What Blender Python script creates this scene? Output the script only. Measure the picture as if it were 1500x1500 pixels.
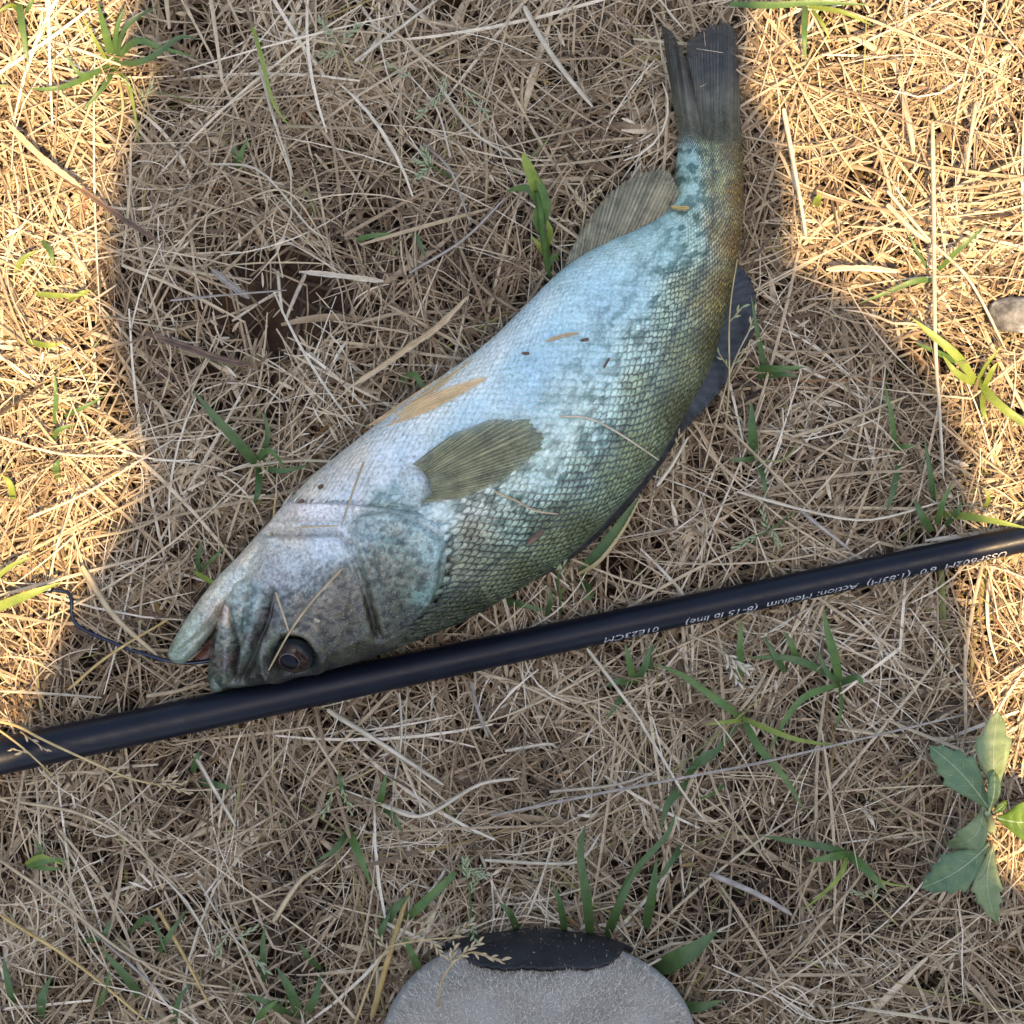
import bpy, math, random
import numpy as np
from mathutils import Vector, Matrix
rng = np.random.default_rng(7)
random.seed(7)
for o in list(bpy.data.objects):
    bpy.data.objects.remove(o)
scene = bpy.context.scene
COL = scene.collection

# ------------------------------------------------------------------ camera, sky, sun, exposure
H = 1.10                 # the phone is held 1.1 m above the grass, looking straight down
S = 0.22e-3              # metres per photograph pixel at grass height
cam_d = bpy.data.cameras.new("camera")
cam = bpy.data.objects.new("camera", cam_d)
COL.objects.link(cam)
cam.location = (0, 0, H)
cam_d.sensor_width = 36
cam_d.lens = 36 * H / (1500 * S)
cam_d.clip_start = 0.01
cam_d.clip_end = 2000
scene.camera = cam

SHX, SHY = -0.10, 0.30   # shadow shift per metre of height
sun_vec = Vector((-SHX, -SHY, 1)).normalized()     # towards the sun
elev = math.asin(sun_vec.z)
azim = math.atan2(sun_vec.x, sun_vec.y)
world = bpy.data.worlds.new("World")
scene.world = world
world.use_nodes = True
wn = world.node_tree.nodes
sky = wn.new("ShaderNodeTexSky")
sky.sky_type = 'NISHITA'
sky.sun_disc = False
sky.sun_elevation = elev
sky.sun_rotation = azim
sky.air_density = 1.0
sky.dust_density = 2.6
sky.ozone_density = 0.6
wn["Background"].inputs["Strength"].default_value = 0.145
world.node_tree.links.new(sky.outputs[0], wn["Background"].inputs[0])
sun_d = bpy.data.lights.new("sun", 'SUN')
sun_d.energy = 5.0
sun_d.angle = math.radians(0.42)
sun_d.color = (1.0, 0.70, 0.36)
sun = bpy.data.objects.new("sun", sun_d)
COL.objects.link(sun)
sun.rotation_euler = (-sun_vec).to_track_quat('-Z', 'Y').to_euler()
scene.view_settings.view_transform = 'Standard'
scene.view_settings.look = 'None'
scene.view_settings.gamma = 1
scene.view_settings.exposure = 1.36
scene.render.engine = 'CYCLES'

# ------------------------------------------------------------------ helpers
def P(x, y, z=0.0):
    s = S * (H - z) / H
    return np.array([(x - 750) * s, (750 - y) * s, z])

def Parr(xy, z):
    xy = np.asarray(xy, float)
    z = np.broadcast_to(np.asarray(z, float), (len(xy),))
    s = S * (H - z) / H
    return np.stack([(xy[:, 0] - 750) * s, (750 - xy[:, 1]) * s, z], 1)

def to_px(v):
    s = S * (H - v[..., 2]) / H
    return np.stack([v[..., 0] / s + 750, 750 - v[..., 1] / s], -1)

def lin(r, g, b):
    f = lambda c: (c / 255 / 12.92) if c <= 10 else ((c / 255 + 0.055) / 1.055) ** 2.4
    return np.array([f(r), f(g), f(b)])

def smooth(a, b, x):
    t = np.clip((x - a) / (b - a), 0, 1)
    return t * t * (3 - 2 * t)

_lat = rng.random((8, 256, 256))
def vnoise(x, y, k=0):
    x = np.asarray(x, float); y = np.asarray(y, float)
    xi = np.floor(x).astype(int); yi = np.floor(y).astype(int)
    fx = x - xi; fy = y - yi
    fx = fx * fx * (3 - 2 * fx); fy = fy * fy * (3 - 2 * fy)
    L = _lat[k % 8]
    g = lambda a, b: L[a & 255, b & 255]
    return (g(xi, yi) * (1 - fx) + g(xi + 1, yi) * fx) * (1 - fy) + (g(xi, yi + 1) * (1 - fx) + g(xi + 1, yi + 1) * fx) * fy

def fbm(x, y, k=0, o=3):
    s = 0; a = 0.5; t = 0
    for i in range(o):
        s = s + a * vnoise(x * 2 ** i + 17 * i, y * 2 ** i + 31 * i, k + i); t += a; a *= 0.5
    return s / t

def catmull(pts, n):
    p = np.asarray(pts, float)
    p = np.vstack([2 * p[0] - p[1], p, 2 * p[-1] - p[-2]])
    m = len(p) - 3
    t = np.linspace(0, m - 1e-9, n)
    i = t.astype(int); f = (t - i)[:, None]
    a, b, c, d = p[i], p[i + 1], p[i + 2], p[i + 3]
    return 0.5 * (2 * b + (c - a) * f + (2 * a - 5 * b + 4 * c - d) * f ** 2 + (3 * b - a - 3 * c + d) * f ** 3)

def seg_dist(q, poly, closed=False):
    poly = np.asarray(poly, float)
    if closed: poly = np.vstack([poly, poly[:1]])
    d = np.full(q.shape[:-1], 1e9)
    for a, b in zip(poly[:-1], poly[1:]):
        ab = b - a
        t = np.clip(((q - a) @ ab) / (ab @ ab + 1e-12), 0, 1)
        d = np.minimum(d, np.linalg.norm(q - (a + t[..., None] * ab), axis=-1))
    return d

def inside(q, poly):
    poly = np.asarray(poly, float)
    r = np.zeros(q.shape[:-1], bool)
    n = len(poly)
    for i in range(n):
        a, b = poly[i], poly[i - 1]
        cnd = (a[1] > q[..., 1]) != (b[1] > q[..., 1])
        xx = (b[0] - a[0]) * (q[..., 1] - a[1]) / (b[1] - a[1] + 1e-12) + a[0]
        r ^= cnd & (q[..., 0] < xx)
    return r

def sdist(q, poly):
    d = seg_dist(q, poly, True)
    return np.where(inside(q, poly), d, -d)

def mesh_data(name, verts, faces, smooth_sh=True, colors=None, floats=None, mats=()):
    me = bpy.data.meshes.new(name)
    verts = np.asarray(verts, np.float32)
    if isinstance(faces, np.ndarray):
        k = faces.shape[1]
        me.vertices.add(len(verts))
        me.vertices.foreach_set("co", verts.ravel())
        me.loops.add(faces.size)
        me.loops.foreach_set("vertex_index", faces.astype(np.int32).ravel())
        me.polygons.add(len(faces))
        me.polygons.foreach_set("loop_start", np.arange(0, faces.size, k, dtype=np.int32))
        me.polygons.foreach_set("loop_total", np.full(len(faces), k, np.int32))
        me.update(calc_edges=True)
    else:
        me.from_pydata(verts.tolist(), [], faces)
        me.update()
    me.polygons.foreach_set("use_smooth", np.full(len(me.polygons), smooth_sh))
    if colors is not None:
        a = me.attributes.new("col", 'FLOAT_COLOR', 'POINT')
        c = np.ones((len(verts), 4), np.float32); c[:, :3] = colors
        a.data.foreach_set("color", c.ravel())
    for k, v in (floats or {}).items():
        a = me.attributes.new(k, 'FLOAT', 'POINT')
        a.data.foreach_set("value", np.asarray(v, np.float32))
    for m in mats: me.materials.append(m)
    return me

def obj(name, me, parent=None, label=None, cat=None, group=None, kind=None, loc=None):
    o = bpy.data.objects.new(name, me)
    COL.objects.link(o)
    if parent is not None: o.parent = parent
    if loc is not None: o.location = loc
    if label: o["label"] = label
    if cat: o["category"] = cat
    if group: o["group"] = group
    if kind: o["kind"] = kind
    return o

def thing(name, label, cat, loc, group=None):
    o = obj(name, None, None, label, cat, group, None, tuple(float(v) for v in loc))
    o.empty_display_size = 0.01
    o["_"] = 0; del o["_"]
    return o

def part(name, parent, verts, faces, mat, **kw):
    """mesh given in world space, stored relative to its parents' origin"""
    off = np.zeros(3); p = parent
    while p is not None:
        off += np.array(p.location); p = p.parent
    return obj(name, mesh_data(name, np.asarray(verts, float) - off, faces, kw.pop("smooth_sh", True), kw.pop("colors", None), kw.pop("floats", None), (mat,)), parent, **kw)

def grid_faces(nu, nv, wrap=False, off=0):
    i = np.arange(nu - 1)[:, None]; j = np.arange(nv if wrap else nv - 1)[None, :]
    j2 = (j + 1) % nv
    f = np.stack([i * nv + j, (i + 1) * nv + j, (i + 1) * nv + j2, i * nv + j2], -1)
    return f.reshape(-1, 4) + off

def tube(path, rad, n=8, cap=True):
    path = np.asarray(path, float); m = len(path)
    rad = np.broadcast_to(np.asarray(rad, float), (m,))
    T = np.gradient(path, axis=0); T /= np.linalg.norm(T, axis=1)[:, None] + 1e-12
    up = np.array([0, 0, 1.0]) if abs(T[0, 2]) < 0.9 else np.array([1.0, 0, 0])
    V = []
    for k in range(m):
        a = np.cross(T[k], up); a /= np.linalg.norm(a) + 1e-12
        up = np.cross(a, T[k])
        th = np.arange(n) * 2 * math.pi / n
        V.append(path[k] + rad[k] * (np.cos(th)[:, None] * a + np.sin(th)[:, None] * up))
    V = np.concatenate(V)
    F = [tuple(f) for f in grid_faces(m, n, True)]
    if cap:
        F.append(tuple(range(n))[::-1]); F.append(tuple(range((m - 1) * n, m * n)))
    return V, F

def merge(parts):
    V = []; F = []; o = 0
    for v, f in parts:
        V.append(np.asarray(v)); F += [tuple(int(i) + o for i in q) for q in f]; o += len(v)
    return np.concatenate(V), F

# ------------------------------------------------------------------ materials
class M:
    def __init__(s, name):
        s.m = bpy.data.materials.new(name); s.m.use_nodes = True
        s.nt = s.m.node_tree; s.n = s.nt.nodes; s.b = s.n["Principled BSDF"]; s.out = s.n["Material Output"]
    def add(s, t, **kw):
        n = s.n.new(t)
        for k, v in kw.items():
            if k in ("op", "operation"): n.operation = v
            else: setattr(n, k, v)
        return n
    def l(s, a, b): s.nt.links.new(a, b)
    def set(s, **kw):
        for k, v in kw.items():
            s.b.inputs[k.replace("_", " ")].default_value = v if not isinstance(v, tuple) or len(v) == 4 else (*v, 1)
        return s
    def attr(s, name, typ="Color"):
        a = s.add("ShaderNodeAttribute"); a.attribute_name = name
        return a.outputs["Color" if typ == "Color" else "Fac"]
    def noise(s, scale, detail=3, rough=0.5, vec=None):
        n = s.add("ShaderNodeTexNoise"); n.inputs["Scale"].default_value = scale
        n.inputs["Detail"].default_value = detail; n.inputs["Roughness"].default_value = rough
        if vec is None:
            if not hasattr(s, "tc"): s.tc = s.add("ShaderNodeTexCoord")
            vec = s.tc.outputs["Object"]
        s.l(vec, n.inputs["Vector"])
        return n.outputs["Fac"]
    def ramp(s, fac, stops, interp='LINEAR'):
        r = s.add("ShaderNodeValToRGB"); cr = r.color_ramp; cr.interpolation = interp
        while len(cr.elements) < len(stops): cr.elements.new(0.5)
        for e, (p, c) in zip(cr.elements, stops):
            e.position = p; e.color = (*c, 1) if not np.isscalar(c) else (c, c, c, 1)
        s.l(fac, r.inputs[0]); return r.outputs[0]
    def mix(s, a, b, fac, blend='MIX'):
        x = s.add("ShaderNodeMix"); x.data_type = 'RGBA'; x.blend_type = blend
        for v, i in ((fac, 0), (a, 6), (b, 7)):
            if hasattr(v, "links"): s.l(v, x.inputs[i])
            else: x.inputs[i].default_value = v if i == 0 else ((*v, 1) if not np.isscalar(v) else (v, v, v, 1))
        return x.outputs[2]
    def base(s, c): s.l(c, s.b.inputs["Base Color"]); return s
    def bump(s, h, strength=0.5, dist=0.0005):
        b = s.add("ShaderNodeBump"); b.inputs["Strength"].default_value = strength; b.inputs["Distance"].default_value = dist
        s.l(h, b.inputs["Height"]); s.l(b.outputs[0], s.b.inputs["Normal"]); return s
    def translucent(s, col, fac):
        t = s.add("ShaderNodeBsdfTranslucent"); s.l(col, t.inputs[0])
        x = s.add("ShaderNodeMixShader"); x.inputs[0].default_value = fac
        s.l(s.b.outputs[0], x.inputs[1]); s.l(t.outputs[0], x.inputs[2]); s.l(x.outputs[0], s.out.inputs[0]); return s

def straw_mat():
    m = M("dry_straw"); r = m.attr("rnd", "f")
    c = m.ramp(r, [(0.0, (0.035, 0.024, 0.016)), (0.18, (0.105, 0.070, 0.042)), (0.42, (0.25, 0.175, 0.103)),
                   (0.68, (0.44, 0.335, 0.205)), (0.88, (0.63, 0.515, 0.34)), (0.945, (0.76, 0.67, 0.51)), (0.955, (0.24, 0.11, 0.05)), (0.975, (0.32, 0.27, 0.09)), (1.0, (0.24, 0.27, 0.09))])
    c = m.mix(c, m.ramp(m.noise(350, 3), [(0.3, 0.55), (0.7, 1.15)]), 0.55, 'MULTIPLY')
    m.base(c).set(Roughness=0.62, Specular_IOR_Level=0.3)
    m.translucent(c, 0.22)
    return m.m
MAT_STRAW = straw_mat()

def green_mat(name, c0, c1, trans=0.3, rough=0.45):
    m = M(name); r = m.noise(220, 3)
    c = m.mix(m.ramp(r, [(0.3, c0), (0.7, c1)]), m.ramp(m.noise(1500, 2), [(0.3, 0.8), (0.7, 1.1)]), 0.5, 'MULTIPLY')
    m.base(c).set(Roughness=rough, Specular_IOR_Level=0.4)
    m.bump(m.noise(2500, 2), 0.25, 0.0002)
    m.translucent(c, trans)
    return m.m
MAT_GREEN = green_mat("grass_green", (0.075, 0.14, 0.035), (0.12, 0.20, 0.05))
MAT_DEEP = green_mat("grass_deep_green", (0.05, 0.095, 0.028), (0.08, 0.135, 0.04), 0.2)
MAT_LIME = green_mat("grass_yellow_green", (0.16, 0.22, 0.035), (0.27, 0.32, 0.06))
MAT_SHEATH = green_mat("grass_dry_sheath", (0.36, 0.29, 0.13), (0.52, 0.41, 0.20), 0.2)
MAT_SEEDG = green_mat("seed_green", (0.24, 0.29, 0.15), (0.38, 0.40, 0.22), 0.2)
MAT_WEED = green_mat("weed_leaf", (0.09, 0.165, 0.085), (0.15, 0.225, 0.10), 0.25, 0.5)
MAT_WEEDB = green_mat("weed_leaf_bright", (0.10, 0.18, 0.025), (0.15, 0.24, 0.04), 0.3, 0.4)
MAT_WEEDP = green_mat("weed_leaf_pale", (0.17, 0.23, 0.10), (0.24, 0.29, 0.14), 0.25, 0.5)
MAT_VEIN = green_mat("weed_vein", (0.24, 0.31, 0.17), (0.30, 0.36, 0.20), 0.1)

# ------------------------------------------------------------------ ground
def build_ground():
    a = np.linspace(-0.42, 0.42, 141)
    b = 0.42 + np.geomspace(0.05, 260, 26)
    xs = np.concatenate([-b[::-1], a, b])
    X, Y = np.meshgrid(xs, xs, indexing='ij')
    R = np.hypot(X, Y)
    Z = -0.0185 + 0.005 * (fbm(X * 40 + 50, Y * 40 + 50, 1) - 0.5) * (R < 0.8)
    m = M("soil")
    geo = m.add("ShaderNodeNewGeometry"); vec = geo.outputs["Position"]
    soil = m.ramp(m.noise(60, 6, 0.65, vec), [(0.25, (0.035, 0.022, 0.014)), (0.5, (0.075, 0.048, 0.030)), (0.75, (0.14, 0.095, 0.06))])
    st = m.ramp(m.noise(260, 6, 0.7, vec), [(0.3, (0.12, 0.08, 0.045)), (0.5, (0.33, 0.24, 0.13)), (0.7, (0.48, 0.38, 0.22))])
    st = m.mix(st, m.ramp(m.noise(3, 4, 0.6, vec), [(0.45, (0.36, 0.27, 0.15)), (0.62, (0.09, 0.12, 0.04))]), 0.35)
    ln = m.add("ShaderNodeVectorMath", op='LENGTH'); m.l(vec, ln.inputs[0])
    fac = m.ramp(ln.outputs["Value"], [(0.40, 0.0), (0.62, 1.0)])
    m.base(m.mix(soil, st, fac)).set(Roughness=0.95, Specular_IOR_Level=0.1)
    m.bump(m.noise(500, 6, 0.7, vec), 0.9, 0.002)
    V = np.stack([X, Y, Z], -1).reshape(-1, 3)
    o = obj("ground", mesh_data("ground", V, grid_faces(len(xs), len(xs)), True, mats=(m.m,)), kind="structure")
build_ground()

# ------------------------------------------------------------------ fish outline and surface
ST = np.array([  # belly x,y   back x,y   half thickness mm
 (320, 945, 316, 992, 0.8), (322, 925, 315, 1003, 3.5), (327, 905, 318, 1006, 6.0), (333, 872, 348, 1006, 11), (350, 832, 392, 1000, 14.5), (380, 790, 440, 990, 17.5),
 (415, 742, 500, 975, 20), (470, 688, 570, 953, 22), (530, 640, 640, 926, 23), (590, 592, 715, 890, 23.5),
 (650, 550, 785, 847, 23.5), (710, 506, 850, 800, 23), (765, 454, 905, 744, 22), (810, 408, 955, 685, 20.5),
 (852, 376, 1000, 612, 19), (893, 354, 1037, 545, 17), (935, 335, 1060, 470, 15), (968, 314, 1077, 400, 13),
 (986, 283, 1086, 332, 11.5), (990, 250, 1088, 275, 10.3), (994, 216, 1087, 228, 8), (997, 185, 1085, 190, 5), (1001, 155, 1083, 152, 1.5)], float)
NU = 520
STI = catmull(ST, NU)
_cc = 1 - 0.0
def section(c, h, bottom=False):
    a = np.clip(1 - np.abs(c) ** 2.15, 0, 1)
    return h * a ** (0.62 if not bottom else 0.5)
SINK = 0.0035
def surf(u, c):
    """u in 0..1 along the fish, c in -1 (belly) .. 1 (back): upper flank, undisplaced"""
    u = np.asarray(u, float); c = np.asarray(c, float)
    t = np.clip(u, 0, 1) * (NU - 1); i = np.minimum(t.astype(int), NU - 2); f = (t - i)[..., None]
    st = STI[i] * (1 - f) + STI[i + 1] * f
    h = st[..., 4] * 1e-3
    zc = h * 0.92 - SINK + 0.004 * smooth(0.80, 1.0, u) + 0.004 * smooth(0.06, 0.0, u)
    s = S * (H - zc) / H
    w = (c * 0.5 + 0.5)[..., None]
    p = st[..., 0:2] * (1 - w) + st[..., 2:4] * w
    return np.stack([(p[..., 0] - 750) * s, (750 - p[..., 1]) * s, zc + section(c, h)], -1), h, zc

OPERC = [(528, 756), (570, 750), (625, 772), (653, 795), (645, 816), (641, 850), (630, 875), (603, 905), (560, 926), (552, 918), (541, 880), (528, 835), (515, 800)]
GILL = [(330, 700), (440, 738), (500, 738), (565, 744), (610, 752), (650, 772), (657, 800), (650, 850), (633, 885), (600, 918), (560, 990), (250, 1040), (250, 760)]
PREOP = [(397, 784), (450, 784), (493, 781), (522, 800), (538, 850), (552, 922)]
PREOP2 = [(508, 820), (522, 850), (540, 900), (548, 925)]
MAXIL = [(334, 876), (352, 852), (380, 850), (398, 868), (394, 900), (378, 945), (356, 990), (348, 988), (354, 950), (349, 912)]
LIP = [(329, 888), (337, 888), (348, 930), (346, 975), (338, 1006), (314, 1010), (321, 965), (328, 930)]
GROOVE = [(402, 866), (396, 900), (378, 950), (356, 992)]
LATL = [(640, 882), (683, 852), (743, 812), (774, 790), (808, 757), (832, 733), (863, 694), (912, 630), (938, 586), (964, 542), (980, 504), (1000, 462), (1020, 420), (1036, 370), (1044, 320), (1045, 260), (1042, 200)]
EYE = np.array([431., 958.])
PECT = np.array([606., 705.])

def disp(q):
    """sculpted relief (m) of the head as a function of the place on the flank"""
    g = sdist(q, GILL)
    d = 0.0011 * smooth(-2, 4, g) - 0.0006 * np.exp(-((g + 4) / 4) ** 2)
    o = sdist(q, OPERC)
    d += 0.0010 * smooth(-1, 6, o) - 0.0005 * np.exp(-((o + 3) / 3) ** 2)
    p = seg_dist(q, PREOP); d += -0.0008 * np.exp(-(p / 5) ** 2) + 0.0004 * np.exp(-((p - 11) / 6) ** 2)
    p = seg_dist(q, PREOP2); d += -0.0002 * np.exp(-(p / 3) ** 2)
    m = sdist(q, MAXIL); d += 0.0009 * smooth(-2, 12, m)
    l = sdist(q, LIP); d += 0.0006 * smooth(-2, 7, l)
    p = seg_dist(q, GROOVE); d += -0.0013 * np.exp(-(p / 5) ** 2)
    p = seg_dist(q, [(337, 886), (349, 935), (346, 990)]); d += -0.0018 * np.exp(-(p / 3.5) ** 2)
    r = np.linalg.norm(q - EYE, axis=-1)
    d += 0.0012 * np.exp(-((r - 42) / 9) ** 2) - 0.004 * smooth(36, 20, r)
    p = seg_dist(q, [(372, 860), (365, 900), (352, 960)]); d += -0.0007 * np.exp(-(p / 4) ** 2)
    for a, b, w, dd in (((535, 790), (600, 800), 5, .00035), ((530, 770), (545, 880), 4, .0004), ((545, 800), (565, 900), 4, .0003), ((560, 790), (620, 840), 5, .0003)):
        p = seg_dist(q, [a, b]); d += dd * np.exp(-(p / w) ** 2)
    r = np.linalg.norm((q - PECT) / np.array([1, 1.15]), axis=-1)
    d += 0.0015 * np.exp(-(r / 17) ** 2)
    p = seg_dist(q, [(628, 690), (634, 715), (622, 738)]); d += -0.0012 * np.exp(-(p / 6) ** 2)
    d = d * 2.2
    head = smooth(-10, 30, g)
    d += (fbm(q[..., 0] / 14, q[..., 1] / 14, 2) - 0.5) * (0.0003 + 0.0009 * head)
    return d

# colour of the skin as seen, its shading included, sampled over the flank
CS = [(255, 950, 135, 145, 130), (275, 915, 170, 178, 165), (310, 860, 205, 202, 185), (350, 810, 215, 208, 190), (400, 755, 222, 214, 200),
 (300, 945, 140, 142, 134), (325, 900, 185, 160, 150), (318, 920, 150, 140, 132), (345, 850, 190, 195, 195), (365, 880, 150, 165, 168), (370, 910, 100, 132, 132), (380, 880, 130, 150, 155),
 (325, 990, 84, 102, 96), (330, 940, 122, 126, 124), (345, 960, 92, 80, 82), (358, 950, 98, 124, 118), (398, 900, 100, 90, 100), (385, 930, 80, 70, 80), (375, 985, 45, 48, 42),
 (410, 850, 160, 155, 165), (405, 880, 120, 125, 128), (400, 930, 110, 122, 112), (395, 970, 52, 54, 46), (430, 820, 175, 178, 190), (470, 800, 188, 192, 202), (440, 790, 195, 178, 172), (500, 790, 190, 195, 203),
 (460, 850, 140, 142, 145), (500, 850, 112, 108, 98), (450, 890, 104, 102, 92), (500, 890, 92, 87, 72), (530, 900, 92, 90, 78), (480, 930, 84, 84, 66), (520, 935, 62, 66, 54), (470, 965, 32, 40, 36), (420, 985, 22, 25, 22), (540, 955, 30, 36, 30),
 (470, 740, 220, 218, 220), (520, 730, 205, 210, 220), (450, 715, 225, 215, 205), (560, 735, 165, 178, 182), (600, 745, 138, 160, 160), (640, 755, 180, 205, 208),
 (545, 775, 140, 152, 155), (580, 790, 122, 140, 138), (625, 800, 128, 158, 158), (560, 830, 100, 112, 104), (600, 840, 98, 112, 106), (615, 860, 108, 140, 136), (575, 880, 76, 86, 70), (600, 900, 52, 60, 48), (545, 915, 84, 90, 78), (640, 890, 58, 68, 54),
 (520, 660, 225, 218, 212), (560, 660, 212, 222, 234), (600, 650, 200, 216, 228), (560, 700, 205, 214, 226), (580, 715, 168, 188, 196), (620, 600, 220, 225, 228), (680, 560, 222, 228, 230), (720, 510, 215, 228, 236), (780, 450, 200, 222, 234),
 (660, 640, 178, 206, 216), (700, 600, 186, 214, 226), (760, 540, 168, 206, 222), (830, 470, 168, 212, 230), (860, 400, 175, 212, 226), (900, 380, 172, 212, 224), (950, 345, 160, 204, 212),
 (690, 780, 118, 122, 106), (680, 830, 112, 118, 100), (700, 740, 142, 150, 142), (740, 720, 140, 164, 160), (760, 780, 122, 142, 130), (800, 680, 150, 182, 182), (820, 610, 156, 194, 202), (880, 530, 150, 192, 204), (930, 440, 152, 194, 206), (980, 360, 150, 192, 194),
 (720, 840, 96, 108, 88), (760, 830, 78, 92, 66), (690, 880, 64, 76, 56), (800, 790, 96, 112, 88), (840, 760, 84, 98, 70), (850, 700, 122, 144, 130), (890, 690, 102, 118, 90), (920, 650, 96, 112, 80), (870, 640, 138, 166, 162), (940, 560, 112, 130, 106), (980, 590, 76, 88, 56), (930, 520, 128, 156, 152),
 (1000, 520, 104, 112, 76), (980, 460, 124, 146, 128), (1030, 500, 82, 84, 46), (1030, 440, 122, 116, 70), (1010, 420, 120, 132, 104), (1050, 420, 112, 100, 56), (1020, 350, 138, 168, 158), (1050, 340, 130, 118, 72), (1070, 350, 118, 96, 52),
 (1010, 280, 150, 186, 182), (1050, 270, 134, 136, 92), (1075, 280, 120, 100, 58), (1005, 230, 140, 178, 178), (1040, 220, 138, 144, 104), (1070, 220, 110, 96, 56), (1005, 200, 112, 128, 132), (1005, 175, 60, 64, 62), (1040, 195, 92, 92, 66), (1040, 178, 58, 56, 44), (1075, 185, 58, 55, 42), (1040, 150, 46, 45, 38), (1075, 155, 42, 42, 36)]
CSp = np.array([c[:2] for c in CS], float); CSc = np.array([lin(*c[2:]) for c in CS])
def skin(q):
    sh = q.shape[:-1]; q = q.reshape(-1, 2)
    out = np.zeros((len(q), 3)); ws = np.zeros(len(q))
    for p, c in zip(CSp, CSc):
        w = 1 / (((q - p) ** 2).sum(1) + 90) ** 1.7
        out += w[:, None] * c; ws += w
    c = out / ws[:, None]
    lm = c.mean(1, keepdims=True)
    c = c + (lm - c) * 0.22 * smooth(0.15, 0.5, lm)
    c = c * (0.50 + 0.50 * smooth(0.02, 0.30, lm))
    dkb = 1 - smooth(0.08, 0.30, lm)
    c = c * (1 + dkb * np.array([[0.12, 0.06, -0.12]]))
    hd = smooth(640, 560, q[:, 0:1]) * smooth(0.10, 0.25, lm) * smooth(0.62, 0.45, lm)
    c = c * (1 - hd * np.array([[0.10, 0.0, 0.05]]))
    return c.reshape(*sh, 3) * np.array([1.0, 0.96, 0.88])

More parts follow.
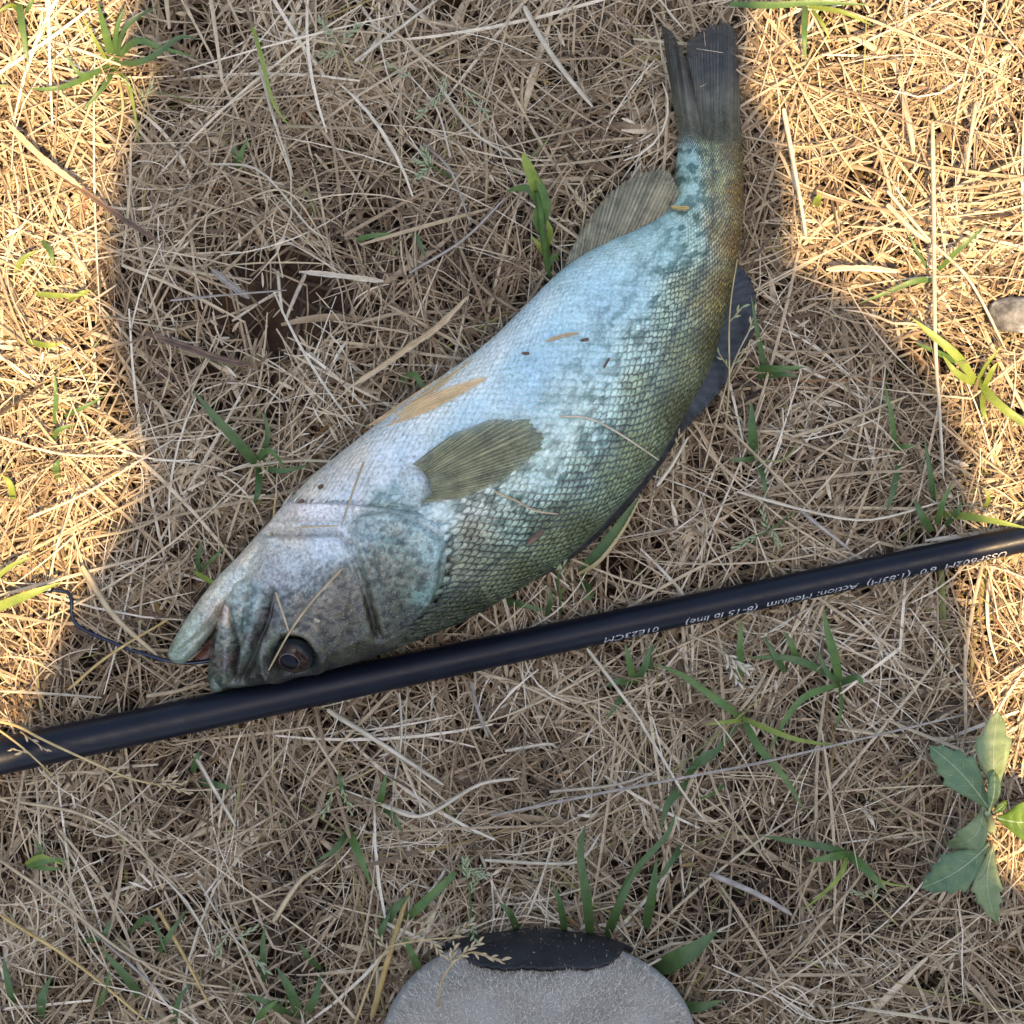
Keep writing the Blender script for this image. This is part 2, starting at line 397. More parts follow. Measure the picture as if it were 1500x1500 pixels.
def fish_mats():
    R = {}
    def skin_mat(name, rough, metal, spk, bump=0.35):
        m = M(name); c = m.attr("col")
        n = m.noise(900, 4, 0.7)
        c = m.mix(c, m.ramp(n, [(0.30, 1 - spk), (0.5, 1.0), (0.72, 1 + spk * 0.8)]), 1.0, 'MULTIPLY')
        gl = m.ramp(m.noise(2100, 3, 0.6), [(0.58, 0.0), (0.74, 1.0)])
        c = m.mix(c, m.mix(c, (0.75, 0.82, 0.85), 0.30), gl)  # pale glints painted into the skin colour at noise peaks
        n2 = m.noise(60, 2)
        c = m.mix(c, m.ramp(n2, [(0.3, (0.94, 1.0, 1.06)), (0.7, (1.05, 1.0, 0.93))]), 0.8, 'MULTIPLY')
        m.base(c).set(Roughness=rough, Metallic=metal, Specular_IOR_Level=0.5, Coat_Weight=0.3, Coat_Roughness=0.15)
        m.l(m.ramp(m.noise(700, 3, 0.6), [(0.3, rough - 0.1), (0.7, rough + 0.12)]), m.b.inputs["Roughness"])
        m.bump(m.noise(1300, 4, 0.65), bump, 0.0004)
        return m.m
    R["skin"] = skin_mat("fish_skin", 0.40, 0.10, 0.62)
    R["scale"] = skin_mat("fish_scale", 0.30, 0.12, 0.35, 0.35)
    def fin(name, c_mem, c_ray, alpha, root=None, streak=0.85):
        m = M(name); r = m.attr("ray", "f"); e = m.attr("along", "f"); ac = m.attr("across", "f")
        c = m.mix(c_mem, c_ray, r)
        cb = m.add("ShaderNodeCombineXYZ"); m.l(ac, cb.inputs[0]); m.l(e, cb.inputs[1])
        if root is not None: c = m.mix(root, c, m.ramp(e, [(0.15, 0.0), (0.65, 1.0)]))
        c = m.mix(c, m.ramp(m.noise(1.1, 4, 0.65, cb.outputs[0]), [(0.34, 0.45), (0.62, 1.25)]), streak, 'MULTIPLY')
        c = m.mix(c, m.ramp(m.noise(220, 5, 0.7), [(0.36, 0.5), (0.62, 1.15)]), streak, 'MULTIPLY')
        m.base(c).set(Roughness=0.42, Specular_IOR_Level=0.5, Coat_Weight=0.2)
        m.bump(m.noise(1500, 3), 0.3, 0.0003)
        al = m.mix(m.ramp(r, [(0.0, alpha), (1.0, min(1, alpha + 0.2))]), m.ramp(e, [(0.0, 0.0 if root is not None else 0.9), (0.36, 1.0), (0.6, 1.0), (1.0, 0.6)]), 1.0, 'MULTIPLY')
        m.l(al, m.b.inputs["Alpha"])
        m.translucent(c, 0.25)
        t = m.add("ShaderNodeBsdfTransparent"); x = m.add("ShaderNodeMixShader")
        src = m.out.inputs[0].links[0].from_socket
        m.l(al, x.inputs[0]); m.l(t.outputs[0], x.inputs[1]); m.l(src, x.inputs[2]); m.l(x.outputs[0], m.out.inputs[0])
        m.b.inputs["Alpha"].default_value = 1
        for lk in list(m.b.inputs["Alpha"].links): m.nt.links.remove(lk)
        return m.m
    R["pect"] = fin("fin_olive", (0.17, 0.165, 0.06), (0.37, 0.36, 0.19), 0.55)
    R["anal"] = fin("fin_tan", (0.24, 0.215, 0.12), (0.38, 0.35, 0.22), 0.68)
    R["pelv"] = fin("fin_orange", (0.88, 0.60, 0.27), (0.92, 0.70, 0.42), 0.62, None, 0.3)
    R["pelvw"] = fin("fin_cream", (0.60, 0.50, 0.36), (0.68, 0.60, 0.48), 0.85)
    R["dark"] = fin("fin_dark", (0.020, 0.023, 0.027), (0.036, 0.040, 0.045), 0.94)
    R["tail"] = fin("fin_tail", (0.045, 0.042, 0.035), (0.085, 0.08, 0.062), 0.97, (0.16, 0.155, 0.095))
    m = M("eye_ball"); m.set(Base_Color=(0.016, 0.022, 0.026), Roughness=0.1, Specular_IOR_Level=0.35); R["ball"] = m.m
    m = M("eye_iris"); m.base(m.ramp(m.noise(700, 4), [(0.3, (0.010, 0.007, 0.006)), (0.7, (0.035, 0.020, 0.014))])).set(Roughness=0.15, Specular_IOR_Level=0.2); R["iris"] = m.m
    m = M("eye_gold"); m.set(Base_Color=(0.26, 0.19, 0.11), Roughness=0.35); R["gold"] = m.m
    m = M("eye_pupil"); m.set(Base_Color=(0.004, 0.005, 0.009), Roughness=0.05, Specular_IOR_Level=0.10); R["pupil"] = m.m
    m = M("mouth_flesh"); m.base(m.ramp(m.noise(400, 4), [(0.3, (0.05, 0.018, 0.01)), (0.7, (0.15, 0.065, 0.045))])).set(Roughness=0.35, Coat_Weight=0.4); R["flesh"] = m.m
    return R

def build_fish():
    FM = fish_mats()
    fish = thing("fish", "silvery green freshwater bass lying on its side in the dry grass", "fish", P(680, 650, 0))
    # ---- body: one continuous skin
    nt, nb = 230, 60
    us = np.linspace(0, 1, NU)
    ct = -np.cos(np.linspace(0, math.pi, nt))
    U, C = np.meshgrid(us, ct, indexing='ij')
    top, h, zc = surf(U, C)
    q = to_px(np.concatenate([top[..., :2], top[..., 2:]], -1))
    d = disp(q) * np.clip(1.15 - np.abs(C) ** 6, 0.05, 1)
    # push along the cross-section normal
    du = np.gradient(top, axis=0); dv = np.gradient(top, axis=1)
    N = np.cross(du, dv); N /= np.linalg.norm(N, axis=-1, keepdims=True) + 1e-12
    N *= np.sign(N[..., 2:] + 1e-9)
    top2 = top + N * d[..., None]
    cb = np.cos(np.linspace(0, math.pi, nb + 2))[1:-1]
    Ub, Cb = np.meshgrid(us, cb, indexing='ij')
    bt, hb, zb = surf(Ub, Cb)
    bt[..., 2] = zb - section(Cb, hb, True) * 0.92
    V = np.concatenate([top2, bt], 1)
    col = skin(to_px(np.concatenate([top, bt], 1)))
    qq = to_px(V)
    mott = fbm(qq[..., 0] / 5.5, qq[..., 1] / 5.5, 4, 3)
    headm = smooth(-20, 20, sdist(qq, GILL))
    darkw = smooth(0.45, 0.15, col.mean(-1))
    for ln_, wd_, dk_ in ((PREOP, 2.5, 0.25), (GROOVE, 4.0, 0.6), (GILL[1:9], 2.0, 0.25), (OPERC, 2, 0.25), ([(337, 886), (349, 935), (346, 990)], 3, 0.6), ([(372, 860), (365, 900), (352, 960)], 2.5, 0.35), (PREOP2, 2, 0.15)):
        col = col * (1 - dk_ * np.exp(-(seg_dist(qq, ln_) / wd_) ** 2))[..., None]  # fold shading painted along the creases, over the groove's own dark pigment
    col = col * (1 - (0.62 * darkw * headm + 0.10)[..., None] * smooth(0.44, 0.66, mott)[..., None])
    n = nt + nb
    F = [tuple(f) for f in grid_faces(NU, n, True)]
    F.append(tuple(range(n))); F.append(tuple(range((NU - 1) * n, NU * n))[::-1])
    F = [f[::-1] for f in F]
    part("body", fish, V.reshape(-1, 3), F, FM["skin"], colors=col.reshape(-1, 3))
    # ---- scales
    nu_s, nv_s = 84, 78
    sp_u = 0.76 / nu_s
    uu = []; cc = []
    for i in range(nu_s + 1):
        for j in range(nv_s):
            uu.append(0.215 + (i + 0.5 * (j % 2) + random.gauss(0, 0.07)) * sp_u); cc.append(-0.985 + 1.97 * (j + 0.5 + random.gauss(0, 0.08)) / nv_s)
    uu = np.array(uu); cc = np.array(cc)
    cc = np.sin(cc * math.pi / 2 * 0.985)           # even arc spacing over the round flank
    p0, hh, _ = surf(uu, cc)
    q0 = to_px(p0)
    keep = (sdist(q0, GILL) < 3) & (uu < 0.955)
    keep &= ~((np.linalg.norm((q0 - np.array([604, 708])) / np.array([1, 1.1]), axis=1) < 27))
    keep &= seg_dist(q0, [(600, 676), (618, 688), (632, 702), (634, 716), (628, 732), (612, 738)]) > 13
    uu, cc, p0, q0 = uu[keep], cc[keep], p0[keep], q0[keep]
    e = 1e-3
    Tu = surf(uu + e, cc)[0] - surf(uu - e, cc)[0]
    lu = np.linalg.norm(Tu, axis=1) / (2 * e); Tu /= np.linalg.norm(Tu, axis=1)[:, None]
    Tc = surf(uu, np.clip(cc + e, -1, 1))[0] - surf(uu, np.clip(cc - e, -1, 1))[0]
    Tc /= np.linalg.norm(Tc, axis=1)[:, None] + 1e-12
    Nn = np.cross(Tu, Tc); Nn *= np.sign(Nn[:, 2:] + 1e-9); Nn /= np.linalg.norm(Nn, axis=1)[:, None]
    Tc = np.cross(Nn, Tu); Tc /= np.linalg.norm(Tc, axis=1)[:, None]
    # local row pitch
    jj = (2 / nv_s)
    pit = np.linalg.norm(surf(uu, np.sin(np.clip(np.arcsin(np.clip(cc / 1, -1, 1)) + math.pi / 2 * 0.97 / nv_s * 2, -1.57, 1.57)))[0] - p0, axis=1) + 1e-5
    la = lu * sp_u * 0.98
    lb = np.clip(pit * 0.98, 0.0004, 0.0018)
    ns = len(uu)
    # template: centre, mid ring, rim ring (a: towards tail, b: across)
    K = 10
    th = np.linspace(-math.pi, math.pi, K, endpoint=False)
    ra = np.where(np.cos(th) > 0, np.cos(th) * 0.80, np.cos(th) * 0.75); rb = np.sin(th)
    tpl = [(0, 0, 0.10, 0.0)]
    for r, lift, edge in ((0.58, 0.07, 0.0), (0.80, 0.04, 0.80), (1.0, 0.0, 1.0)):
        for a, b in zip(ra, rb):
            tpl.append((a * r, b * r, lift, edge))
    tpl = np.array(tpl)
    jit = rng.normal(0, 1, (ns, 4))
    a = tpl[None, :, 0] * la[:, None] * (1 + 0.06 * jit[:, :1]); b = tpl[None, :, 1] * lb[:, None] * (1 + 0.06 * jit[:, 1:2])
    tilt = 0.13 + 0.03 * jit[:, 2:3]
    nz = 0.00012 + a * tilt + tpl[None, :, 2] * lb[:, None] - (b / lb[:, None]) ** 2 * 0.00005
    base = p0 + Nn * disp(q0)[:, None]
    SV = base[:, None, :] + Tu[:, None, :] * a[..., None] + Tc[:, None, :] * b[..., None] + Nn[:, None, :] * nz[..., None]
    fc = []
    for k in range(K):
        k2 = (k + 1) % K
        fc += [(0, 1 + k, 1 + k2), (1 + k, 1 + K + k, 1 + K + k2), (1 + k, 1 + K + k2, 1 + k2), (1 + K + k, 1 + 2 * K + k, 1 + 2 * K + k2), (1 + K + k, 1 + 2 * K + k2, 1 + K + k2)]
    fc = np.array(fc)
    SF = (fc[None] + (np.arange(ns) * len(tpl))[:, None, None]).reshape(-1, 3)
    qv = to_px(SV)                                   # every scale vertex takes the sampled colour, shading included, of its own place
    sc = skin(qv); lum = sc.mean(-1)
    back = smooth(0.48, 0.15, lum)
    ax, ay = qv[..., 0] * 0.78 - qv[..., 1] * 0.62, qv[..., 0] * 0.62 + qv[..., 1] * 0.78
    blot = fbm(ax / 13, ay / 8, 5, 3) + 0.14 * (fbm(qv[..., 0] / 4, qv[..., 1] / 4, 2, 2) - 0.5)
    mid = np.exp(-((lum - 0.29) / 0.19) ** 2)
    dk = smooth(0.46, 0.62, blot) * mid
    sc = sc * (1 - dk[..., None] * np.array([0.78, 0.69, 0.71])) * (1 + (0.04 + 0.10 * back[..., None]) * jit[:, None, 3:4])
    centre = sc * (1 + 0.70 * back[..., None])
    linew = np.exp(-(seg_dist(qv, LATL) / 4.0) ** 2)
    edge_d = np.clip((0.05 + 0.95 * back ** 1.6 + 0.10 * mid) * (0.55 + 0.85 * fbm(qv[..., 0] / 22, qv[..., 1] / 22, 6, 3)) + 0.3 * linew, 0, 0.93)
    centre = centre * (1 - 0.55 * linew[..., None])
    rim = centre * (1 - edge_d[..., None]) * np.array([0.9, 1.0, 0.92])
    E = tpl[None, :, 3:4]
    colS = centre * (1 - E) + rim * E
    part("scales", fish, SV.reshape(-1, 3), SF, FM["scale"], colors=np.clip(colS.reshape(-1, 3), 0, 0.95), kind="stuff")

    # ---- lower jaw
    J = np.array([(425, 735, 445, 860, 13), (385, 775, 400, 868, 13.5), (350, 814, 362, 880, 13.2), (322, 842, 340, 893, 12.6), (302, 866, 326, 906, 11.6), (284, 890, 309, 929, 10.2),
                  (266, 918, 293, 949, 8.6), (253, 940, 277, 966, 6.6), (247, 953, 268, 972, 4.6), (247, 961, 259, 972, 2.4), (250, 966, 255, 970, 0.6)], float)
    JI = catmull(J, 130)
    m = 72
    th = np.linspace(0, 2 * math.pi, m, endpoint=False)
    c = -np.cos(th); sgn = np.sin(th)
    hJ = JI[:, 4:5] * 1e-3; zJ = 0.0125 + 0 * hJ - SINK * 0.3
    zz = zJ + hJ * np.sign(sgn) * np.abs(sgn) ** 0.85 * np.where(sgn > 0, 1.0, 0.9)
    w = (c * 0.5 + 0.5)[None, :, None]
    pp = JI[:, None, 0:2] * (1 - w) + JI[:, None, 2:4] * w
    s = S * (H - zJ) / H
    JV = np.stack([(pp[..., 0] - 750) * s, (750 - pp[..., 1]) * s, zz], -1)
    qj = to_px(JV)
    lipd = seg_dist(qj, [(334, 880), (312, 912), (284, 938), (258, 958)])
    JV[..., 2] += np.where(sgn[None] > 0, -0.0011 * np.exp(-(lipd / 4) ** 2) + 0.0006 * np.exp(-((lipd - 10) / 5) ** 2) + (fbm(qj[..., 0] / 9, qj[..., 1] / 9, 3) - .5) * 0.0006, 0)
    jc = skin(qj) * (1 - 0.25 * smooth(0.5, 0.65, fbm(qj[..., 0] / 6, qj[..., 1] / 6, 1)))[..., None]
    F = [tuple(f) for f in grid_faces(130, m, True)]
    F.append(tuple(range(m))[::-1]); F.append(tuple(range(129 * m, 130 * m)))
    part("lower_jaw", fish, JV.reshape(-1, 3), F, FM["skin"], colors=jc.reshape(-1, 3))
    lp = catmull(np.array([(336, 874, 22), (333, 900, 20.5), (331, 930, 18), (327, 962, 14), (319, 1000, 9), (316, 1006, 7)], float), 40)
    lv, lf_ = tube(Parr(lp[:, :2], lp[:, 2] * 1e-3), np.interp(np.linspace(0, 1, 40), [0, .15, .5, .85, 1], [.0008, .0016, .0023, .0026, .0012]), 16)
    part("upper_lip", fish, lv, lf_, FM["skin"], colors=skin(to_px(lv)) * 1.1)
    # mouth lining, set back between the jaws
    ml = np.array([(335, 880), (333, 905), (331, 935), (328, 962), (305, 968), (285, 966), (298, 948), (315, 925), (326, 898)], float)
    zi = np.array([16, 15, 13, 9, 6, 6, 9, 12, 15]) * 1e-3
    rim = Parr(ml, zi); cen = P(318, 940, 0.004)
    inn = cen + (rim - cen) * 0.5; inn[:, 2] = 0.005
    V = np.vstack([rim, inn, cen[None]]); k = len(ml)
    F = [(i, (i + 1) % k, k + (i + 1) % k, k + i) for i in range(k)] + [(k + i, k + (i + 1) % k, 2 * k) for i in range(k)]
    part("mouth_lining", fish, V, F, FM["flesh"])

    # ---- eye: ball, iris, gold ring, pupil
    pe, he, ze = surf(np.array([0.0]), np.array([0.0]))
    # height of the flank at the eye
    ii = np.argmin(((q - EYE) ** 2).sum(-1)); zeye = top[..., 2].reshape(-1)[ii]
    tiltv = N.reshape(-1, 3)[ii]
    A = np.cross([0, 1, 0], tiltv); A /= np.linalg.norm(A); B = np.cross(tiltv, A)
    ctr = P(EYE[0], EYE[1], zeye - 0.0030)
    def dome(cen_off, r0, r1, R, zsc, lift, n=40, rings=10):
        V = []; F = []
        for k in range(rings + 1):
            r = r0 + (r1 - r0) * k / rings
            for i in range(n):
                t = i * 2 * math.pi / n
                x = cen_off[0] + r * math.cos(t); y = cen_off[1] + r * math.sin(t)
                zz = zsc * math.sqrt(max(0, 1 - (x * x + y * y) / (R * R))) + lift
                V.append(ctr + A * x + B * y + tiltv * zz)
        for k in range(rings):
            for i in range(n):
                j = (i + 1) % n
                F.append((k * n + i, (k + 1) * n + i, (k + 1) * n + j, k * n + j))
        if r0 < 1e-5: pass
        return np.array(V), F
    R0 = 0.0068
    v, f = dome((0, 0), 1e-6, R0, R0 * 1.002, 0.0048, 0.0)
    eye = part("eye", fish, v, f, FM["ball"])
    po = (-0.0010, 0.0007)
    v, f = dome((po[0] * 0.5, po[1] * 0.5), 0.0028, 0.0056, R0 * 1.002, 0.0048, 0.00012); part("iris", eye, v, f, FM["iris"])
    v, f = dome(po, 0.0030, 0.0032, R0 * 1.002, 0.0048, 0.00022, rings=3); part("iris_rim", eye, v, f, FM["gold"])
    v, f = dome(po, 1e-6, 0.0031, R0 * 1.002, 0.0048, 0.0003); part("pupil", eye, v, f, FM["pupil"])

    # ---- fins
    def fin(name, basep, outp, zb, zo, rays, mat, amp=0.00016, rip=0.0, rows=26, jag=0.0, follow=False, off=0.0009):
        cols = rays * 6 + 1
        b = catmull(np.asarray(basep, float), cols); o = catmull(np.asarray(outp, float), cols)
        t = np.linspace(0, 1, rows); s = np.linspace(0, 1, cols)
        ray = 0.5 + 0.5 * np.cos(2 * math.pi * rays * s)
        ray = ray ** 1.5
        jg = 1 + jag * (ray - 0.5)[:, None] * 0.03 + jag * 0.09 * (vnoise(s * rays * 0.8, s * 0, 3) - 0.5)[:, None]
        px = b[None] * (1 - t[:, None, None]) + (b + (o - b) * jg)[None] * t[:, None, None]
        zb_ = np.interp(s, np.linspace(0, 1, len(np.atleast_1d(zb))), np.atleast_1d(zb)); zo_ = np.interp(s, np.linspace(0, 1, len(np.atleast_1d(zo))), np.atleast_1d(zo))
        z = zb_[None] * (1 - t[:, None]) + zo_[None] * t[:, None]
        if follow:
            fl = px.reshape(-1, 2)
            tq = q[::4, ::4].reshape(-1, 2); tz = top2[::4, ::4, 2].reshape(-1)
            zz = np.empty(len(fl))
            for k0 in range(0, len(fl), 400):
                dd = ((fl[k0:k0 + 400, None] - tq[None]) ** 2).sum(-1)
                zz[k0:k0 + 400] = tz[dd.argmin(1)]
            zz = zz.reshape(px.shape[:2])
            for _ in range(6):
                zz[1:-1] = (zz[:-2] + zz[1:-1] + zz[2:]) / 3; zz[:, 1:-1] = (zz[:, :-2] + zz[:, 1:-1] + zz[:, 2:]) / 3
            z = z + zz + off
        z = z + amp * ray[None] * (1 - 0.4 * t[:, None]) + rip * np.sin(s * 9 + 1)[None] * t[:, None] * np.sin(t * 2.2)[:, None]
        # fine cross joints along each ray
        z = z + amp * 0.15 * np.sin(t * 90)[:, None] * ray[None]
        Vx = Parr(px.reshape(-1, 2), z.reshape(-1))
        ob = part(name, fish, Vx, grid_faces(rows, cols), mat, floats={"ray": np.tile(ray, rows), "along": np.repeat(t, cols), "across": np.tile(s * rays, rows)})
        md = ob.modifiers.new("thickness", 'SOLIDIFY'); md.thickness = 0.00025; md.offset = -1
        return ob
    fin("pectoral_fin", [(604, 680), (618, 688), (629, 700), (633, 714), (630, 727), (618, 736)],
        [(664, 636), (722, 614), (770, 618), (792, 648), (770, 680), (712, 714), (676, 730)], [0.0008, 0.0016, 0.002, 0.002, 0.0016, 0.0008], [0.0012, 0.001, 0.0006, 0.0004, 0.0006, 0.001, 0.001], 27, FM["pect"], follow=True, rip=0.0004, jag=1.0)
    fin("anal_fin", [(828, 390), (862, 372), (900, 352), (950, 331), (1004, 304)],
        [(832, 376), (852, 338), (878, 300), (908, 272), (940, 254), (968, 247), (984, 258), (995, 280), (1008, 300)], [0.012, 0.013, 0.013, 0.012, 0.011], [0.010, 0.009, 0.009, 0.010, 0.012, 0.014, 0.014, 0.013, 0.011], 30, FM["anal"], rip=0.0012, jag=0.6)
    fin("pelvic_fin", [(556, 630), (553, 622), (551, 615)], [(640, 596), (712, 554), (672, 562), (600, 588)], [0.0] * 3, [0.0005] * 4, 8, FM["pelv"], follow=True, rip=0.0003)
    fin("pelvic_fin", [(548, 622), (543, 622), (540, 624)], [(632, 576), (692, 526), (652, 548), (590, 588)], [0.0] * 3, [0.0005] * 4, 7, FM["pelv"], follow=True, rip=0.0003)
    fin("soft_dorsal_fin", [(1072, 395), (1060, 440), (1046, 490), (1026, 545), (1004, 590), (978, 640)],
        [(1080, 384), (1102, 416), (1109, 470), (1084, 520), (1057, 570), (1010, 622), (985, 645)], [0.007, 0.008, 0.009, 0.010, 0.011, 0.012], [0.004, 0.004, 0.004, 0.004, 0.005, 0.006, 0.007], 22, FM["dark"], rip=0.0003, jag=0.3)
    fin("spiny_dorsal_fin", [(980, 636), (945, 685), (905, 735), (862, 780), (815, 822), (780, 845)],
        [(994, 640), (962, 690), (918, 745), (872, 790), (826, 826), (782, 850)], [0.012, 0.013, 0.013, 0.013, 0.013, 0.013], [0.008, 0.008, 0.008, 0.008, 0.008, 0.009], 9, FM["dark"], jag=0.6)
    fin("tail_fin", [(1010, 206), (1030, 206), (1050, 212), (1070, 220), (1086, 226)],
        [(1006, 62), (1020, 50), (1040, 40), (1062, 36), (1074, 38), (1080, 60)], [0.0125, 0.0145, 0.0145, 0.012, 0.008], [0.007, 0.006, 0.006, 0.005, 0.004, 0.004], 22, FM["tail"], amp=0.00018, rip=0.0016, jag=0.5, rows=34)
    fin("tail_fin_fold", [(996, 215), (1003, 210), (1014, 207), (1030, 206)],
        [(970, 38), (984, 46), (994, 66), (1010, 100)], [0.008, 0.012, 0.0135, 0.0145], [0.005, 0.011, 0.013, 0.010], 11, FM["tail"], amp=0.00018, rip=0.0012, rows=34)
    return fish
FISH = build_fish()

# ------------------------------------------------------------------ fishing rod
ROD_A, ROD_B = np.array([0., 1108.]), np.array([1500., 789.])
def rod_centre(x): return np.array([x, ROD_A[1] + (ROD_B[1] - ROD_A[1]) * x / 1500])
def rod_rad(x): return 0.0060 + (0.0043 - 0.0060) * x / 1500
ROD_Z = 0.0068
def build_rod():
    rod = thing("fishing_rod", "glossy black fishing rod with white printed lettering lying across the grass", "fishing rod", P(750, rod_centre(750)[1], ROD_Z))
    m = M("rod_blank"); m.base(m.ramp(m.noise(90, 4), [(0.3, (0.004, 0.005, 0.009)), (0.7, (0.006, 0.008, 0.014))])).set(Roughness=0.3, Specular_IOR_Level=0.22)
    m.l(m.ramp(m.noise(260, 5, 0.7), [(0.3, 0.26), (0.75, 0.48)]), m.b.inputs["Roughness"])
    m.bump(m.noise(900, 3), 0.05, 0.0002)
    xs = np.concatenate([np.linspace(-700, 2200, 60), np.linspace(2300, 6200, 20)])
    path = np.array([P(x, rod_centre(x)[1], ROD_Z) for x in xs])
    V, F = tube(path, np.maximum([rod_rad(x) for x in xs], 0.0012), 40)
    part("blank", rod, V, F, m.m)
    g = M("foam_grip"); g.base(g.ramp(g.noise(300, 4), [(0.3, (0.012,) * 3), (0.7, (0.03,) * 3)])).set(Roughness=0.9)
    xs = np.array([-1700, -1690, -1660, -1200, -740, -700, -690]); rr = np.array([.008, .012, .0135, .012, .0125, .010, .006])
    V, F = tube(np.array([P(x, rod_centre(x)[1], ROD_Z + 0.004) for x in xs]), rr, 32); part("grip", rod, V, F, g.m)
    # lettering, printed round the underside edge and reading from the right, upside down
    w = M("white_print"); w.base(w.ramp(w.noise(1800, 3), [(0.38, (0.10,) * 3), (0.6, (0.50,) * 3)])).set(Roughness=0.5)
    def lettering(txt, x0, x1, size):
        cu = bpy.data.curves.new("t", 'FONT'); cu.body = txt; cu.size = 1.0; cu.shear = 0.25; cu.resolution_u = 3
        to = bpy.data.objects.new("t", cu); COL.objects.link(to)
        dg = bpy.context.evaluated_depsgraph_get()
        me = bpy.data.meshes.new_from_object(to.evaluated_get(dg))
        import bmesh
        bm = bmesh.new(); bm.from_mesh(me)
        for yc in np.linspace(-0.2, 0.8, 16):
            bmesh.ops.bisect_plane(bm, geom=bm.verts[:] + bm.edges[:] + bm.faces[:], plane_co=(0, yc, 0), plane_no=(0, 1, 0))
        bm.verts.index_update()
        bm_v = np.array([v.co[:] for v in bm.verts]); fs = [tuple(v.index for v in p.verts) for p in bm.faces]; bm.free()
        COL.objects.unlink(to); bpy.data.objects.remove(to)
        tx = (bm_v[:, 0] - bm_v[:, 0].min()) / (bm_v[:, 0].max() - bm_v[:, 0].min()); ty = bm_v[:, 1]
        X = x0 + (x1 - x0) * tx
        out = []
        pa = P(0, rod_centre(0)[1], ROD_Z); pb = P(1500, rod_centre(1500)[1], ROD_Z)
        ax = (pb - pa) / np.linalg.norm(pb - pa); side = np.cross(ax, [0, 0, 1.0])   # side points to the lower picture edge
        for xx, yy in zip(X, ty):
            r = rod_rad(xx) + 0.00005
            phi = math.radians(37) + yy * size / r
            out.append(P(xx, rod_centre(xx)[1], ROD_Z) + side * r * math.sin(phi) + np.array([0, 0, 1.0]) * r * math.cos(phi))
        part("lettering", rod, np.array(out), fs, w.m, smooth_sh=False)
    lettering("USSP602M  6'0\" (1.83M)  Action: Medium  (8-15 lb line)", 1470, 1000, 0.0037)
    lettering("01E23CM", 961, 880, 0.0037)
    return rod
build_rod()

# ------------------------------------------------------------------ hook
def build_hook():
    m = M("black_nickel"); m.set(Base_Color=(0.03, 0.035, 0.05), Metallic=0.9, Roughness=0.22)
    hk = thing("fish_hook", "black wire fishing hook with a kinked shank running into the fish's mouth", "hook", P(180, 930, 0.004))
    pts = [(78, 864, 4.5), (92, 866, 4.6), (101, 870, 4.8), (105, 882, 5), (105, 898, 5), (110, 912, 5), (128, 925, 5), (172, 944, 5.5), (214, 959, 6), (246, 968, 6.5), (275, 971, 6.5), (305, 968, 7), (326, 963, 8), (345, 950, 10)]
    c = catmull(np.array(pts, float), 90)
    V, F = tube(Parr(c[:, :2], c[:, 2] * 1e-3), 0.00062, 12)
    part("shank", hk, V, F, m.m)
    t = np.linspace(0, 2 * math.pi, 28, endpoint=False)
    ring = np.stack([68 + 9.5 * np.cos(t), 863 + 4.5 * np.sin(t), 4.5 + 1.4 * np.sin(t)], 1)
    ring = np.vstack([ring, ring[:1]])
    V, F = tube(Parr(ring[:, :2], ring[:, 2] * 1e-3), 0.0005, 8); part("eye_ring", hk, V, F, m.m)
    s = M("leader_line"); s.set(Base_Color=(0.5, 0.5, 0.48), Roughness=0.2)
    k = catmull(np.array([(62, 866, 5.5), (66, 860, 6), (70, 867, 5.5), (74, 860, 6), (70, 864, 4), (55, 862, 4)], float), 40)
    V, F = tube(Parr(k[:, :2], k[:, 2] * 1e-3), 0.00028, 6); part("line_knot", hk, V, F, s.m)
build_hook()

# ------------------------------------------------------------------ dry grass (uncountable thatch)
FISH_POLY = np.vstack([STI[::8, 0:2], STI[::-8, 2:4]])
JAW_POLY = np.array([(247, 955), (300, 862), (400, 755), (430, 880), (330, 1000)], float)
SHOE_POLY = np.array([(530, 1530), (545, 1490), (580, 1440), (640, 1400), (720, 1376), (800, 1370), (880, 1380), (945, 1415), (1000, 1470), (1025, 1530), (1050, 2700), (520, 2700)], float)

